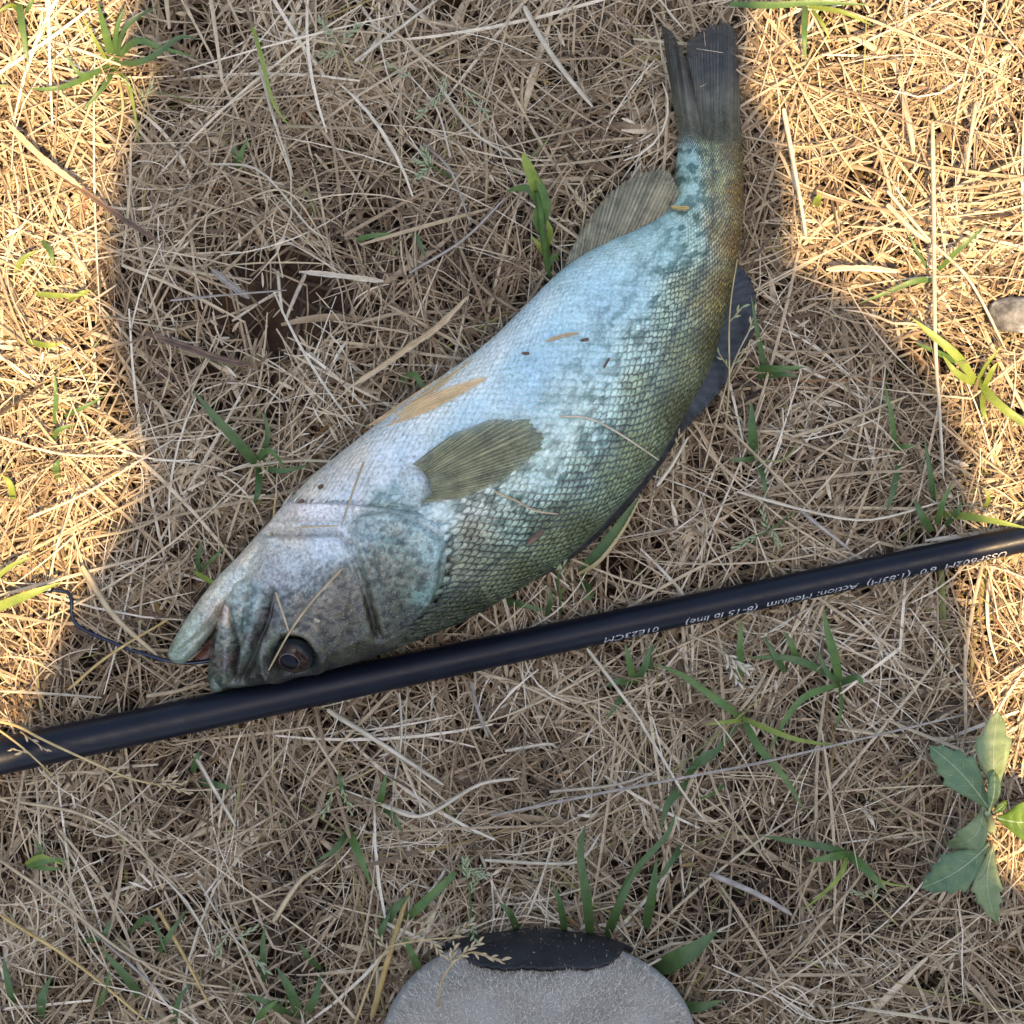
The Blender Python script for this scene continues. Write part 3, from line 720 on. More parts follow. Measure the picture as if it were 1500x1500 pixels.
def strands(N, half, cen, lenr, wid, zr, curl, tilt, rlo, rhi, prefer=0.5, nseg=5, kink=0.0, bare=True, seed=0, tapered=0.35):
    R = np.random.default_rng(100 + seed)
    x = cen[0] + R.uniform(-half, half, N); y = cen[1] + R.uniform(-half, half, N)
    pxy = np.stack([x / S + 750, 750 - y / S], 1)
    if bare:   # the scrape of bare soil
        d = np.hypot((pxy[:, 0] - 385) / 165, (pxy[:, 1] - 438) / 88) + 0.5 * (fbm(pxy[:, 0] / 30, pxy[:, 1] / 30, 2) - 0.5)
        d2 = np.hypot((pxy[:, 0] - 480) / 60, (pxy[:, 1] - 265) / 35)
        prob = np.clip(0.02 + smooth(0.55, 1.25, d), 0, 1) * np.clip(0.35 + smooth(0.5, 1.3, d2), 0, 1)
        prob *= 0.10 + 1.8 * smooth(0.30, 0.64, fbm(pxy[:, 0] / 60, pxy[:, 1] / 60, 6, 3)) * (0.45 + 0.55 * smooth(0.3, 0.6, fbm(pxy[:, 0] / 22, pxy[:, 1] / 22, 7, 2)))
        k = R.random(N) < prob
        x, y, pxy = x[k], y[k], pxy[k]; N = len(x)
    flow = (fbm(pxy[:, 0] / 190 + 9, pxy[:, 1] / 190 + 3, 3, 2) - 0.5) * 9.0
    ang = np.where(R.random(N) < prefer, flow + R.normal(0, 0.45, N), R.uniform(0, 2 * math.pi, N))
    L = R.uniform(lenr[0], lenr[1], N) * np.exp(R.normal(0, 0.25, N)); W = R.uniform(wid[0], wid[1], N)
    kap = R.normal(0, curl, N) / np.maximum(L, 0.01) * 0.9
    hump = (fbm(pxy[:, 0] / 110, pxy[:, 1] / 110, 1, 3) - 0.5) * 0.009
    z0 = R.uniform(zr[0], zr[1], N) + hump
    tl = R.normal(0, tilt, N)
    arch = R.normal(0, 0.10, N) * L
    t = np.linspace(-0.5, 0.5, nseg + 1)
    th = ang[:, None] + kap[:, None] * L[:, None] * t[None]
    if kink > 0:
        kt = R.uniform(-0.3, 0.3, N)[:, None]; ka = (R.normal(0, 0.9, N) * (R.random(N) < kink))[:, None]
        th = th + ka * (t[None] > kt)
    ds = (L / nseg)[:, None]
    cx = np.cumsum(np.cos(th) * ds, 1); cy = np.cumsum(np.sin(th) * ds, 1)
    cx += x[:, None] - cx.mean(1, keepdims=True); cy += y[:, None] - cy.mean(1, keepdims=True)
    cz = z0[:, None] + tl[:, None] * t[None] * L[:, None] + arch[:, None] * (0.25 - t[None] ** 2) * 1.2
    cz = np.maximum(cz, -0.0185)
    q = np.stack([cx / S + 750, 750 - cy / S], -1)
    lim = np.full(q.shape[:2], 1.0)
    fd = sdist(q, FISH_POLY); jd = sdist(q, JAW_POLY)
    lim = np.where(fd > -2, np.minimum(lim, 0.004 - np.clip(fd, 0, 50) * 0.00018), lim)
    lim = np.where(jd > 0, np.minimum(lim, -0.001), lim)
    rc = ROD_A[1] + (ROD_B[1] - ROD_A[1]) * q[..., 0] / 1500
    rd = np.abs(q[..., 1] - rc) * 0.978
    lim = np.where(rd < 30, np.minimum(lim, -0.0012 + np.maximum(rd - 12, 0) * 0.00016), lim)
    lim = np.where(sdist(q, SHOE_POLY) > -6, np.minimum(lim, -0.006), lim)
    bare_d = np.hypot((q[..., 0] - 1478) / 42, (q[..., 1] - 462) / 28)
    lim = np.where(bare_d < 1, np.minimum(lim, -0.004), lim)
    cz = np.minimum(cz, lim)
    nx, ny = -np.sin(th), np.cos(th)
    prof = tapered + (1 - tapered) * np.sin(np.clip((t + 0.5), 0.02, 0.98) * math.pi) ** 0.5
    hw = W[:, None] * 0.5 * prof[None]
    fold = R.uniform(0.25, 0.7, N)[:, None] * hw
    roll = R.normal(0, 0.5, N)[:, None]
    Lf = np.stack([cx + nx * hw, cy + ny * hw, cz + roll * hw], -1)
    Md = np.stack([cx, cy, cz + fold], -1)
    Rt = np.stack([cx - nx * hw, cy - ny * hw, cz - roll * hw], -1)
    V = np.stack([Lf, Md, Rt], 2)                      # N, nseg+1, 3, 3
    n1 = nseg + 1
    f = []
    for i in range(nseg):
        for j in range(2):
            f.append((i * 3 + j, i * 3 + j + 1, (i + 1) * 3 + j + 1, (i + 1) * 3 + j))
    F = np.array(f)[None] + (np.arange(N) * n1 * 3)[:, None, None]
    rn = np.clip(rlo + (rhi - rlo) * R.random(N), 0, 1)
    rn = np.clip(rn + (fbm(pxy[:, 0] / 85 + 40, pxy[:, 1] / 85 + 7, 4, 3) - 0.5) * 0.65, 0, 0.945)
    sp = R.random(N); rn = np.where(sp > 0.985, R.uniform(0.955, 0.97, N), rn); rn = np.where(sp < 0.012, R.uniform(0.975, 1.0, N), rn)
    return V.reshape(-1, 3), F.reshape(-1, 4), np.repeat(rn, n1 * 3)

def build_thatch():
    sets = []
    hw = 0.185
    #            N     half cen     len            width            z range          curl tilt rlo rhi
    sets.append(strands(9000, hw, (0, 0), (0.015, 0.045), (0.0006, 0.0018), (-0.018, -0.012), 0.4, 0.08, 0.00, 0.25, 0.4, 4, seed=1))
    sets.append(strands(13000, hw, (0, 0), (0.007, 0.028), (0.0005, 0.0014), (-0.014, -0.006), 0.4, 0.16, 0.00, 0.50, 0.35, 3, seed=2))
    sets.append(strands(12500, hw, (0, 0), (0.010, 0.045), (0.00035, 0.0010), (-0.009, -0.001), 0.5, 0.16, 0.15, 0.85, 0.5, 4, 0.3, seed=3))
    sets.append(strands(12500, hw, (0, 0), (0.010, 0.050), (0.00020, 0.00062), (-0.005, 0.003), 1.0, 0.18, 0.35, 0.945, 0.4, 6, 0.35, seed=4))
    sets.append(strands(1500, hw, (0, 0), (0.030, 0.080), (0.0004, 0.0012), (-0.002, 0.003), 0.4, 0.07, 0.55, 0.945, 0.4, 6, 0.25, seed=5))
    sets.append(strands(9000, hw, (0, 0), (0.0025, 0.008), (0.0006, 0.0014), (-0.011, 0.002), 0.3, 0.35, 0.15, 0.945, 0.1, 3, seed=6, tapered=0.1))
    sets.append(strands(1600, hw, (0, 0), (0.010, 0.035), (0.0014, 0.0026), (-0.010, -0.001), 0.5, 0.12, 0.15, 0.90, 0.4, 5, 0.2, seed=7, tapered=0.15))
    # around the picture, coarser
    for k in range(3):
        v, f, r = strands(15000, 0.46, (0, 0), (0.025, 0.07), (0.0008, 0.0018), (-0.010, 0.002), 0.7, 0.12, 0.05, 0.94, 0.4, 4, 0.2, bare=False, seed=10 + k)
        sets.append((v, f, r))
    V = []; F = []; R = []; o = 0
    for i, (v, f, r) in enumerate(sets):
        if i >= 7:   # leave the middle to the fine sets
            nv = int(v.shape[0] // (len(np.unique(r)) or 1)) if False else 15
            c = v.reshape(-1, nv, 3)[:, nv // 2, :2]
            keep = (np.abs(c) > 0.178).any(1)
            v = v.reshape(-1, nv, 3)[keep].reshape(-1, 3); r = r.reshape(-1, nv)[keep].reshape(-1)
            f = (f.reshape(-1, 8, 4)[:keep.sum()]).reshape(-1, 4)
        V.append(v); F.append(f + o); R.append(r); o += len(v)
    V = np.concatenate(V); F = np.concatenate(F); R = np.concatenate(R)
    me = mesh_data("dry_grass", V, F, True, floats={"rnd": R}, mats=(MAT_STRAW,))
    obj("dry_grass", me, None, "matted tan dry grass and straw covering the ground", "dry grass", kind="stuff")
build_thatch()

# ------------------------------------------------------------------ blades, tufts, stalks, straws
def blade_mesh(pts, width, fold=0.35, n=12, tip=True, base=0.7):
    """pts: (x, y, z mm) in the photograph's ground frame; width in px"""
    c = catmull(np.asarray(pts, float), n)
    ctr = Parr(c[:, :2], c[:, 2] * 1e-3)
    T = np.gradient(ctr, axis=0); T /= np.linalg.norm(T, axis=1)[:, None] + 1e-12
    up = np.array([0, 0, 1.0]); sd = np.cross(T, up); nn = np.linalg.norm(sd, axis=1)[:, None]
    sd = np.where(nn > 1e-3, sd / (nn + 1e-9), [1.0, 0, 0])
    nm = np.cross(sd, T)
    t = np.linspace(0, 1, n)
    w = width * S * 0.5 * ((base + (1 - base) * smooth(0, 0.25, t)) * (1 - (t ** 3.0 if tip else 0.3 * t)) + 0.02)
    if not tip: w = w * (0.75 + 0.5 * rng.random(n))
    V = np.stack([ctr + sd * w[:, None] + nm * (fold * w)[:, None], ctr, ctr - sd * w[:, None] + nm * (fold * w)[:, None] * 0.8], 1)
    f = []
    for i in range(n - 1):
        for j in range(2):
            f.append((i * 3 + j, i * 3 + j + 1, (i + 1) * 3 + j + 1, (i + 1) * 3 + j))
    return V.reshape(-1, 3), np.array(f)

G, D, Y, T_ = MAT_GREEN, MAT_DEEP, MAT_LIME, MAT_SHEATH
def tuft(label, base, blades, group=None, name="grass_tuft"):
    t = thing(name, label, "grass", P(base[0], base[1], -0.004), group)
    for pts, w, m in blades:
        p3 = [(p[0], p[1], (p[2] if len(p) > 2 else 4) * 1.1 + 1.5) for p in pts]
        v, f = blade_mesh(p3, w * 0.95)
        part("blade", t, v, f, m)
    return t

tuft("bushy lit tuft of green grass beside the tan straw and a long brown leaf", (165, 95), [
    ([(166, 92, -3), (155, 50, 8), (142, 0, 16)], 13, G), ([(165, 95, -3), (215, 88, 8), (262, 55, 10), (290, 58, 9)], 10, D),
    ([(166, 92, -3), (200, 60, 9), (235, 70, 9), (288, 84, 7)], 11, G), ([(165, 95, -3), (120, 110, 7), (95, 75, 9)], 8, G),
    ([(168, 100, -3), (150, 130, 6), (118, 165, 5)], 8, G), ([(166, 98, -3), (190, 130, 6), (205, 215, 5)], 6, Y), ([(168, 95, -3), (185, 40, 9), (235, 5, 9)], 8, D),
    ([(160, 100, -3), (90, 128, 6), (40, 130, 5)], 9, G), ([(160, 96, -3), (140, 60, 9), (118, 20, 11)], 6, Y), ([(170, 98, -3), (180, 160, 6), (165, 240, 5)], 4, T_), ([(165, 92, -3), (172, 40, 10), (185, 8, 12)], 8, G)])
tuft("single bright green shoot in sunlit straw next to a pebble-pale husk", (30, 20), [
    ([(27, -10, -3), (31, 30, 6), (36, 60, 7), (42, 96, 6)], 11, G), ([(30, 18, -3), (15, 8, 5), (-8, 22, 6)], 7, Y), ([(31, 26, -3), (44, 8, 6), (52, -12, 6)], 7, G)])
tuft("green tuft of three broad blades between the fish's belly and the sunlit patch", (378, 682), [
    ([(385, 690, -3), (350, 650, 6), (310, 605, 9), (283, 572, 10)], 15, D), ([(380, 685, -3), (392, 640, 7), (386, 598, 10)], 9, D),
    ([(378, 680, -3), (412, 690, 5), (455, 680, 4)], 9, D), ([(380, 682, -3), (378, 720, 5), (372, 735, 3)], 11, D), ([(372, 676, -3), (395, 660, 8), (420, 688, 6)], 9, G)])
tuft("small green blades under the fish's throat", (292, 810), [
    ([(292, 840, -2), (290, 815, 5), (297, 790, 7)], 8, D), ([(285, 838, 1), (310, 852, 9), (336, 862, 13)], 8, Y), ([(292, 838, -2), (312, 818, 4), (330, 800, 4)], 5, G)])
tuft("dark blade poking from below the belly", (640, 525), [([(585, 560, -2), (606, 548, 4), (618, 565, 5), (626, 580, 4)], 9, G)])
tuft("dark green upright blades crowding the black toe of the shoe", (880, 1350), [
    ([(865, 1380, -3), (860, 1320, 14), (850, 1250, 18), (858, 1205, 16)], 15, D), ([(828, 1375, -3), (822, 1330, 12), (808, 1290, 16)], 11, D), ([(890, 1370, -3), (905, 1330, 12), (935, 1265, 16)], 15, D),
    ([(945, 1360, -3), (955, 1310, 12), (962, 1255, 16)], 15, D), ([(760, 1370, -3), (748, 1340, 9), (730, 1320, 10)], 11, D), ([(890, 1375, -3), (920, 1290, 12), (975, 1225, 14), (990, 1190, 12)], 11, D)])
tuft("stubby broad green blade lying beside the shoe's grey side", (985, 1410), [([(962, 1420, 0), (990, 1405, 9), (1020, 1388, 11), (1052, 1362, 9)], 30, D), ([(975, 1470, -2), (1020, 1475, 6), (1060, 1465, 6)], 18, D)])
tuft("sprawling green runner with long blades below the rod lettering", (1088, 1052), [
    ([(1088, 1052, -1), (1050, 1025, 6), (1000, 990, 8), (960, 972, 8)], 12, G), ([(1088, 1052, -1), (1112, 1095, 6), (1150, 1140, 7), (1180, 1190, 5)], 12, G),
    ([(1088, 1052, -1), (1130, 1070, 6), (1175, 1085, 6), (1245, 1094, 5)], 9, Y), ([(1088, 1055, -1), (1060, 1058, 4), (1030, 1062, 4)], 7, Y), ([(1082, 1058, -1), (1040, 1110, 4), (1000, 1130, 3)], 9, D)])
tuft("green grass crown whose tip reaches up to the rod", (1230, 1000), [
    ([(1230, 1000, -1), (1222, 960, 8), (1212, 925, 12), (1206, 888, 12)], 14, G), ([(1230, 1000, -1), (1212, 985, 5), (1195, 945, 6)], 9, D), ([(1230, 1002, -1), (1180, 1020, 6), (1150, 1055, 6), (1125, 1105, 4)], 11, G),
    ([(1230, 1002, -1), (1232, 1040, 7), (1222, 1072, 5)], 6, G), ([(1232, 1000, -1), (1255, 992, 6), (1266, 1005, 5)], 11, D), ([(1222, 990, -2), (1160, 965, 4), (1090, 963, 4)], 12, D)])
tuft("four-bladed green grass crown on open straw near the broad-leaved weed", (1243, 1250), [
    ([(1243, 1250, -1), (1205, 1240, 6), (1150, 1230, 8), (1115, 1224, 7)], 11, D), ([(1243, 1250, -1), (1215, 1256, 5), (1182, 1262, 5)], 13, G), ([(1243, 1250, -1), (1270, 1275, 6), (1298, 1305, 7)], 14, G),
    ([(1243, 1252, -1), (1225, 1290, 5), (1175, 1335, 4)], 8, Y), ([(1245, 1250, -1), (1290, 1290, 6), (1340, 1300, 5)], 5, Y)])
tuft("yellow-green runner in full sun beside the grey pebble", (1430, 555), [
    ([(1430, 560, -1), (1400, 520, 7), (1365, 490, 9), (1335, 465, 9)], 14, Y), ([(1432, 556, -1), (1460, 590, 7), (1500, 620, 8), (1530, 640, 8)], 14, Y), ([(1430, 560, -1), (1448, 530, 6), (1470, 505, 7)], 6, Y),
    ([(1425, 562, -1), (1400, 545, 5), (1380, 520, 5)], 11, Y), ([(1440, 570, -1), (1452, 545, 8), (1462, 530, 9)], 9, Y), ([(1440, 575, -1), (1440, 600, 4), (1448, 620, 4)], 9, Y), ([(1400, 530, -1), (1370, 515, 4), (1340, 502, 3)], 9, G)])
tuft("thin lit green blade crossing a long upright straw", (1372, 395), [([(1372, 398, 0), (1400, 370, 8), (1420, 352, 10), (1445, 328, 9)], 8, G), ([(1372, 410, 0), (1340, 412, 5), (1300, 428, 4), (1255, 446, 4)], 9, G), ([(1358, 392, -1), (1342, 365, 5), (1328, 335, 5)], 5, G)])
tuft("tiny bright green stub in sunlit straw right of the tail", (1195, 292), [([(1194, 302, -2), (1198, 292, 6), (1203, 283, 8)], 13, Y)])
tuft("upright green blade with a side leaf behind the dorsal fin", (1118, 560), [([(1122, 545, -2), (1110, 490, 7), (1100, 430, 9)], 8, D), ([(1105, 540, -2), (1140, 540, 6), (1182, 538, 6)], 11, G), ([(1110, 552, -2), (1145, 548, 4), (1170, 552, 4)], 9, D)])
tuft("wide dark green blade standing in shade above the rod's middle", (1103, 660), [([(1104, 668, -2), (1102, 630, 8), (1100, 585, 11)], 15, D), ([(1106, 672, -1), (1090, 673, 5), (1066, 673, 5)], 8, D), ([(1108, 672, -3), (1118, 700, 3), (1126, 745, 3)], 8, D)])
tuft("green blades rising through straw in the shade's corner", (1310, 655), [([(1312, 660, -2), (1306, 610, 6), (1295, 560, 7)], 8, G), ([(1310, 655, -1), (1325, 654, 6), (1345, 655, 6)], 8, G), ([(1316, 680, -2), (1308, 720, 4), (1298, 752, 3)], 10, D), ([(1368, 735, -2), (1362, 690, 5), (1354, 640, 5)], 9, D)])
tuft("tangle of green blades pushing up against the rod beside its lettering", (1390, 745), [([(1380, 752, -2), (1420, 757, 8), (1460, 764, 13), (1510, 775, 14)], 12, Y), ([(1372, 768, -2), (1380, 740, 6), (1395, 705, 7)], 10, G), ([(1365, 778, -2), (1350, 755, 5), (1340, 730, 5)], 13, D), ([(1385, 770, -2), (1402, 750, 6), (1408, 735, 7)], 9, D), ([(1440, 748, -2), (1448, 730, 6), (1442, 715, 7)], 7, Y)])
tuft("light green leaf lying in the sun across the hook's eye", (-5, 885), [([(-30, 900, 3), (10, 884, 7), (50, 868, 9), (92, 852, 8)], 15, Y), ([(-20, 860, 2), (15, 830, 6), (50, 815, 6)], 8, Y)])
tuft("green blade edged with dry straw beside the fish's back", (885, 790), [([(850, 840, -2), (880, 805, 6), (910, 765, 9), (936, 728, 9)], 16, D), ([(845, 842, -1), (878, 822, 6), (912, 778, 9), (942, 722, 10)], 6, T_), ([(850, 850, -3), (865, 870, 2), (850, 880, 2)], 13, D)])
tuft("green shoots sprouting from under the rod near the code", (935, 965), [([(928, 1000, -2), (922, 970, 6), (915, 942, 7)], 11, G), ([(930, 1000, -2), (945, 975, 6), (955, 940, 7)], 11, D), ([(925, 1002, -2), (905, 998, 5), (888, 1006, 4)], 10, D), ([(955, 985, -2), (950, 960, 5), (958, 945, 5)], 10, D), ([(920, 1015, -2), (905, 1030, 3), (888, 1055, 3)], 9, D)])
tuft("two green blades reaching out from below the printed end of the rod", (1085, 960), [([(1085, 1000, -2), (1084, 950, 6), (1086, 905, 7)], 12, G), ([(1150, 985, -2), (1135, 960, 5), (1118, 930, 5)], 10, D), ([(1170, 975, -2), (1160, 945, 5), (1148, 925, 5)], 10, G)])
tuft("green bladed shoot in the shade between rod and shoe", (510, 1220), [([(510, 1215, -1), (525, 1250, 7), (545, 1300, 6)], 13, G), ([(510, 1218, -1), (490, 1245, 4), (462, 1262, 4)], 9, D), ([(555, 1180, -2), (560, 1160, 6), (566, 1132, 7)], 11, G), ([(560, 1180, -2), (575, 1195, 5), (592, 1222, 4)], 10, D), ([(508, 1180, -2), (500, 1150, 5), (495, 1130, 5)], 8, D)])
tuft("curved green blades beside the shoe's left edge", (600, 1345), [([(590, 1350, -2), (618, 1325, 8), (660, 1285, 9), (668, 1276, 8)], 14, G), ([(612, 1420, 4), (605, 1400, 10), (590, 1370, 8)], 12, G), ([(560, 1360, -3), (575, 1335, 4), (600, 1310, 4)], 16, D), ([(550, 1385, -3), (560, 1360, 6), (572, 1335, 6)], 11, D)])
tuft("low dark green grass under loose straws at the picture-side corner of the straw bed", (180, 1415), [([(205, 1460, -3), (180, 1425, 6), (148, 1390, 7)], 14, D), ([(190, 1365, -3), (220, 1345, 5), (245, 1400, 4)], 9, D), ([(230, 1400, -3), (248, 1370, 6), (275, 1330, 5)], 9, D), ([(255, 1500, -3), (262, 1465, 6), (280, 1440, 6)], 9, D), ([(60, 1490, -3), (62, 1460, 5), (75, 1430, 5)], 14, D), ([(140, 1480, -3), (155, 1450, 5), (160, 1420, 5)], 8, G), ([(20, 1470, -3), (12, 1440, 6), (5, 1400, 6)], 12, D), ([(120, 1380, -3), (150, 1370, 5), (165, 1345, 5)], 9, D)])
tuft("deep green sprig of blades with pale seeds left of the shoe", (440, 1460), [([(440, 1490, -3), (425, 1450, 8), (405, 1415, 9)], 16, D), ([(445, 1490, -3), (462, 1460, 8), (470, 1425, 8)], 13, D), ([(430, 1490, -3), (395, 1470, 6), (355, 1455, 5)], 12, D), ([(388, 1440, -3), (385, 1395, 6), (388, 1350, 7)], 10, D), ([(370, 1500, -3), (390, 1478, 6), (412, 1462, 6)], 10, G), ([(470, 1420, -3), (450, 1400, 4), (440, 1380, 4)], 9, D)])
tuft("pale bunched green blades on straw below the rod's thick end", (65, 1262), [([(40, 1270, 0), (65, 1262, 6), (102, 1258, 5)], 9, G), ([(38, 1265, 0), (62, 1255, 6), (95, 1268, 5)], 8, Y), ([(45, 1262, 0), (60, 1245, 6), (50, 1230, 6)], 7, G), ([(40, 1268, 0), (70, 1272, 5), (90, 1272, 4)], 8, G)])
tuft("green blades spilling in over sunlit straw beyond the tail", (1180, 15), [([(1070, 6, 4), (1130, 8, 8), (1200, 4, 10), (1285, 8, 9)], 11, G), ([(1180, 10, 0), (1178, 50, 7), (1180, 92, 5)], 10, G), ([(1185, 10, 0), (1235, 18, 7), (1280, 38, 5)], 8, Y), ([(1182, 8, 0), (1160, -10, 8), (1140, -30, 8)], 9, G), ([(1190, 15, 0), (1205, 35, 5), (1216, 60, 4)], 6, Y)])
tuft("small green leaf pair in the shade left of the bare soil", (358, 225), [([(350, 250, -2), (352, 228, 5), (365, 200, 6)], 9, G), ([(352, 245, -2), (342, 225, 4), (348, 212, 5)], 6, D)])
tuft("short bent green stem in straw close to the green shoot", (590, 375), [([(520, 352, 0), (548, 345, 5), (580, 342, 5)], 8, G), ([(600, 335, 0), (612, 350, 4), (625, 378, 3)], 8, D)])
tuft("olive blade curving down over shaded straw above the bare soil", (400, 120), [([(370, 40, 6), (385, 90, 8), (400, 150, 8), (428, 190, 6)], 7, Y)])
tuft("curling green blades in the sunlit straw at the shade's edge", (70, 380), [([(22, 400, 0), (35, 378, 6), (60, 365, 6)], 8, Y), ([(62, 352, 0), (75, 372, 5), (78, 398, 4)], 8, G), ([(50, 430, 0), (85, 433, 5), (130, 432, 5)], 9, Y), ([(100, 440, 0), (118, 430, 5), (135, 425, 4)], 8, Y)])
tuft("green blades in the sunlit straw level with the fish's throat", (80, 600), [([(80, 620, -1), (82, 580, 6), (80, 548, 7)], 8, G), ([(78, 645, -1), (86, 630, 5), (110, 622, 5)], 9, G), ([(95, 610, -1), (120, 598, 5), (155, 580, 4)], 7, G), ([(85, 700, -1), (82, 685, 5), (88, 672, 5)], 11, G), ([(20, 735, -1), (15, 710, 5), (2, 695, 5)], 11, Y), ([(40, 500, -1), (70, 506, 5), (95, 502, 5)], 9, Y)])
tuft("pair of deep green blades among straw between rod and weed", (1025, 1130), [([(1005, 1140, -2), (1025, 1112, 6), (1050, 1095, 5)], 11, D), ([(1010, 1145, -3), (980, 1175, 4), (968, 1215, 3)], 13, D), ([(1000, 1235, -3), (985, 1260, 6), (955, 1300, 6)], 10, D), ([(1060, 1150, -3), (1040, 1165, 4), (1020, 1170, 3)], 6, G)])
tuft("little green blade beneath the rod's underside and scattered straw", (770, 885), [([(735, 880, -2), (765, 886, 4), (800, 895, 3)], 11, D), ([(800, 905, -2), (806, 880, 4), (808, 860, 4)], 8, D)])
tuft("small green leaf among grey straws under the rod near its thick end", (320, 1150), [([(295, 1145, -1), (318, 1150, 4), (340, 1154, 3)], 12, D), ([(282, 1130, -2), (288, 1112, 4), (292, 1100, 4)], 10, D)])

# the upright leafy shoot by the anal fin
sh = thing("green_shoot", "upright green leafy shoot with a folded tip beside the anal fin", "plant", P(805, 400, -0.003))
V, F = tube(Parr([(805, 402), (800, 370), (795, 340), (792, 310), (786, 280)], np.array([-4, 6, 13, 19, 24]) * 1e-3), [0.0012, 0.0012, 0.0011, 0.0010, 0.0008], 8)
part("stem", sh, V, F, MAT_GREEN)
for pts, w, m in (([(788, 285, 20), (780, 260, 28), (770, 236, 32), (766, 222, 33)], 17, MAT_LIME), ([(790, 300, 18), (776, 278, 20), (760, 276, 17), (742, 280, 12)], 11, MAT_GREEN),
                  ([(794, 330, 14), (800, 300, 20), (790, 268, 26), (778, 240, 30)], 13, MAT_GREEN), ([(796, 345, 10), (786, 320, 16), (790, 290, 20)], 12, MAT_GREEN), ([(800, 375, 4), (790, 360, 8), (778, 345, 9)], 8, MAT_LIME), ([(802, 392, 2), (812, 375, 6), (818, 382, 5)], 8, MAT_GREEN), ([(800, 360, 6), (806, 340, 12), (800, 318, 16)], 10, MAT_LIME)):
    v, f = blade_mesh(pts, w, 0.6); part("leaf", sh, v, f, m)

# ---- loose long straws
def straw_mat1(name, c0, c1):
    m = M(name); c = m.ramp(m.noise(260, 4, 0.6), [(0.3, c0), (0.7, c1)])
    c = m.mix(c, m.ramp(m.attr('fib', 'f'), [(0.1, 0.55), (0.8, 1.15)]), 1.0, 'MULTIPLY')
    m.base(c).set(Roughness=0.55, Specular_IOR_Level=0.35); m.bump(m.noise(1600, 3), 0.3, 0.0002); m.translucent(c, 0.12); return m.m
MS_PALE = straw_mat1("straw_pale", (0.44, 0.37, 0.25), (0.62, 0.54, 0.40))
MS_TAN = straw_mat1("straw_tan", (0.36, 0.27, 0.15), (0.52, 0.41, 0.25))
MS_GREY = straw_mat1("straw_grey", (0.24, 0.20, 0.16), (0.40, 0.35, 0.29))
MS_RED = straw_mat1("straw_russet", (0.10, 0.06, 0.04), (0.20, 0.13, 0.085))
MS_GOLD = straw_mat1("straw_gold", (0.44, 0.30, 0.10), (0.60, 0.43, 0.17))
def straw(pts, w, mat, label, group="long loose straws", name="straw", flat=False):
    p3 = np.array([(p[0], p[1], (p[2] if len(p) > 2 else 4.5) + (1.6 if p[-1] > -1.9 else 0)) for p in pts], float)
    mid = p3[len(p3) // 2]
    c = catmull(p3, 14)
    fl = {}
    if flat:
        n, na_ = 30, 7
        c = catmull(p3, n); ctr = Parr(c[:, :2], c[:, 2] * 1e-3)
        T = np.gradient(ctr, axis=0); sdv = np.cross(T, [0, 0, 1.0]); sdv /= np.linalg.norm(sdv, axis=1)[:, None] + 1e-9
        a_ = np.linspace(-1, 1, na_); t_ = np.linspace(0, 1, n)
        hw_ = w * S * 0.50 * (0.8 + 0.35 * rng.random(n)) * np.minimum(1, 0.35 + 4 * np.minimum(t_, 1 - t_))
        sh_ = rng.normal(0, 1.0, 2)
        v = ctr[:, None] + sdv[:, None] * (a_[None, :, None] * hw_[:, None, None]); v[..., 2] += hw_[:, None] * (0.55 * a_[None] ** 2 + 0.25 * np.sin(a_ * 6)[None] + 0.5 * a_[None] * np.sin(t_ * 4 + sh_[0])[:, None])
        f = grid_faces(n, na_); v = v.reshape(-1, 3)
        fl = {"fib": (rng.random(na_)[None] * 0.7 + 0.3 * rng.random((n, na_))).reshape(-1)}
    else:
        n = len(c); r = w * S * 0.5 * (1 - 0.35 * np.linspace(0, 1, n)); r[0] *= 0.7; r[-1] *= 0.5
        v, f = tube(Parr(c[:, :2], c[:, 2] * 1e-3), r * 1.0, 7)
        fl = {"fib": (rng.random(7)[None] * 0.6 + 0.4 * rng.random((n, 7))).reshape(-1)}
    org = P(*mid[:2], mid[2] * 1e-3)
    o = obj(name, mesh_data(name, v - org, f, True, floats=fl, mats=(mat,)), None, label, "straw", group, None, tuple(org))
    return o
straw([(685, 435, 4), (640, 480, 6), (600, 508, 6), (555, 540, 5), (505, 572, 4)], 9, MS_TAN, "thick tan straw lying in line with the fish's belly", None, flat=True)
straw([(768, 10, 4), (795, 60, 7), (830, 110, 8), (868, 156, 6)], 9, MS_PALE, "thick pale straw slanting towards the tail over fine straw", None)
straw([(438, 398, 2), (480, 402, 5), (530, 408, 5), (562, 412, 3)], 8, MS_PALE, "flat pale straw at the edge of the bare soil", None, flat=True)
straw([(1148, 160, 3), (1158, 215, 7), (1170, 280, 7), (1182, 352, 4)], 8, MS_PALE, "pale stiff straw crossing from shade into sun right of the tail", None)
straw([(1366, 180, 4), (1368, 330, 8), (1370, 500, 9), (1376, 600, 7), (1382, 700, 4)], 7, MS_PALE, "very long thin pale stem running out of the sun towards the rod", None)
straw([(938, 1058, 5), (970, 1110, 8), (1000, 1160, 8), (1032, 1202, 5)], 5, MS_PALE, "bright whitish straw needle lying on brown straw below the rod", None)
straw([(720, 1195, 4), (900, 1158, 8), (1100, 1120, 9), (1250, 1085, 8), (1420, 1045, 5)], 5, MS_GREY, "long thin grey stem stretching towards the broad-leaved weed", None)
straw([(18, 190, 4), (70, 240, 7), (130, 285, 7), (180, 320, 6), (238, 358, 4)], 8, MS_RED, "long russet dead leaf running from sun into shade", None, flat=True)
straw([(8, 178, 7), (60, 230, 9), (120, 275, 9)], 9, MS_TAN, "tan straw lying along the russet dead leaf", None, flat=True)
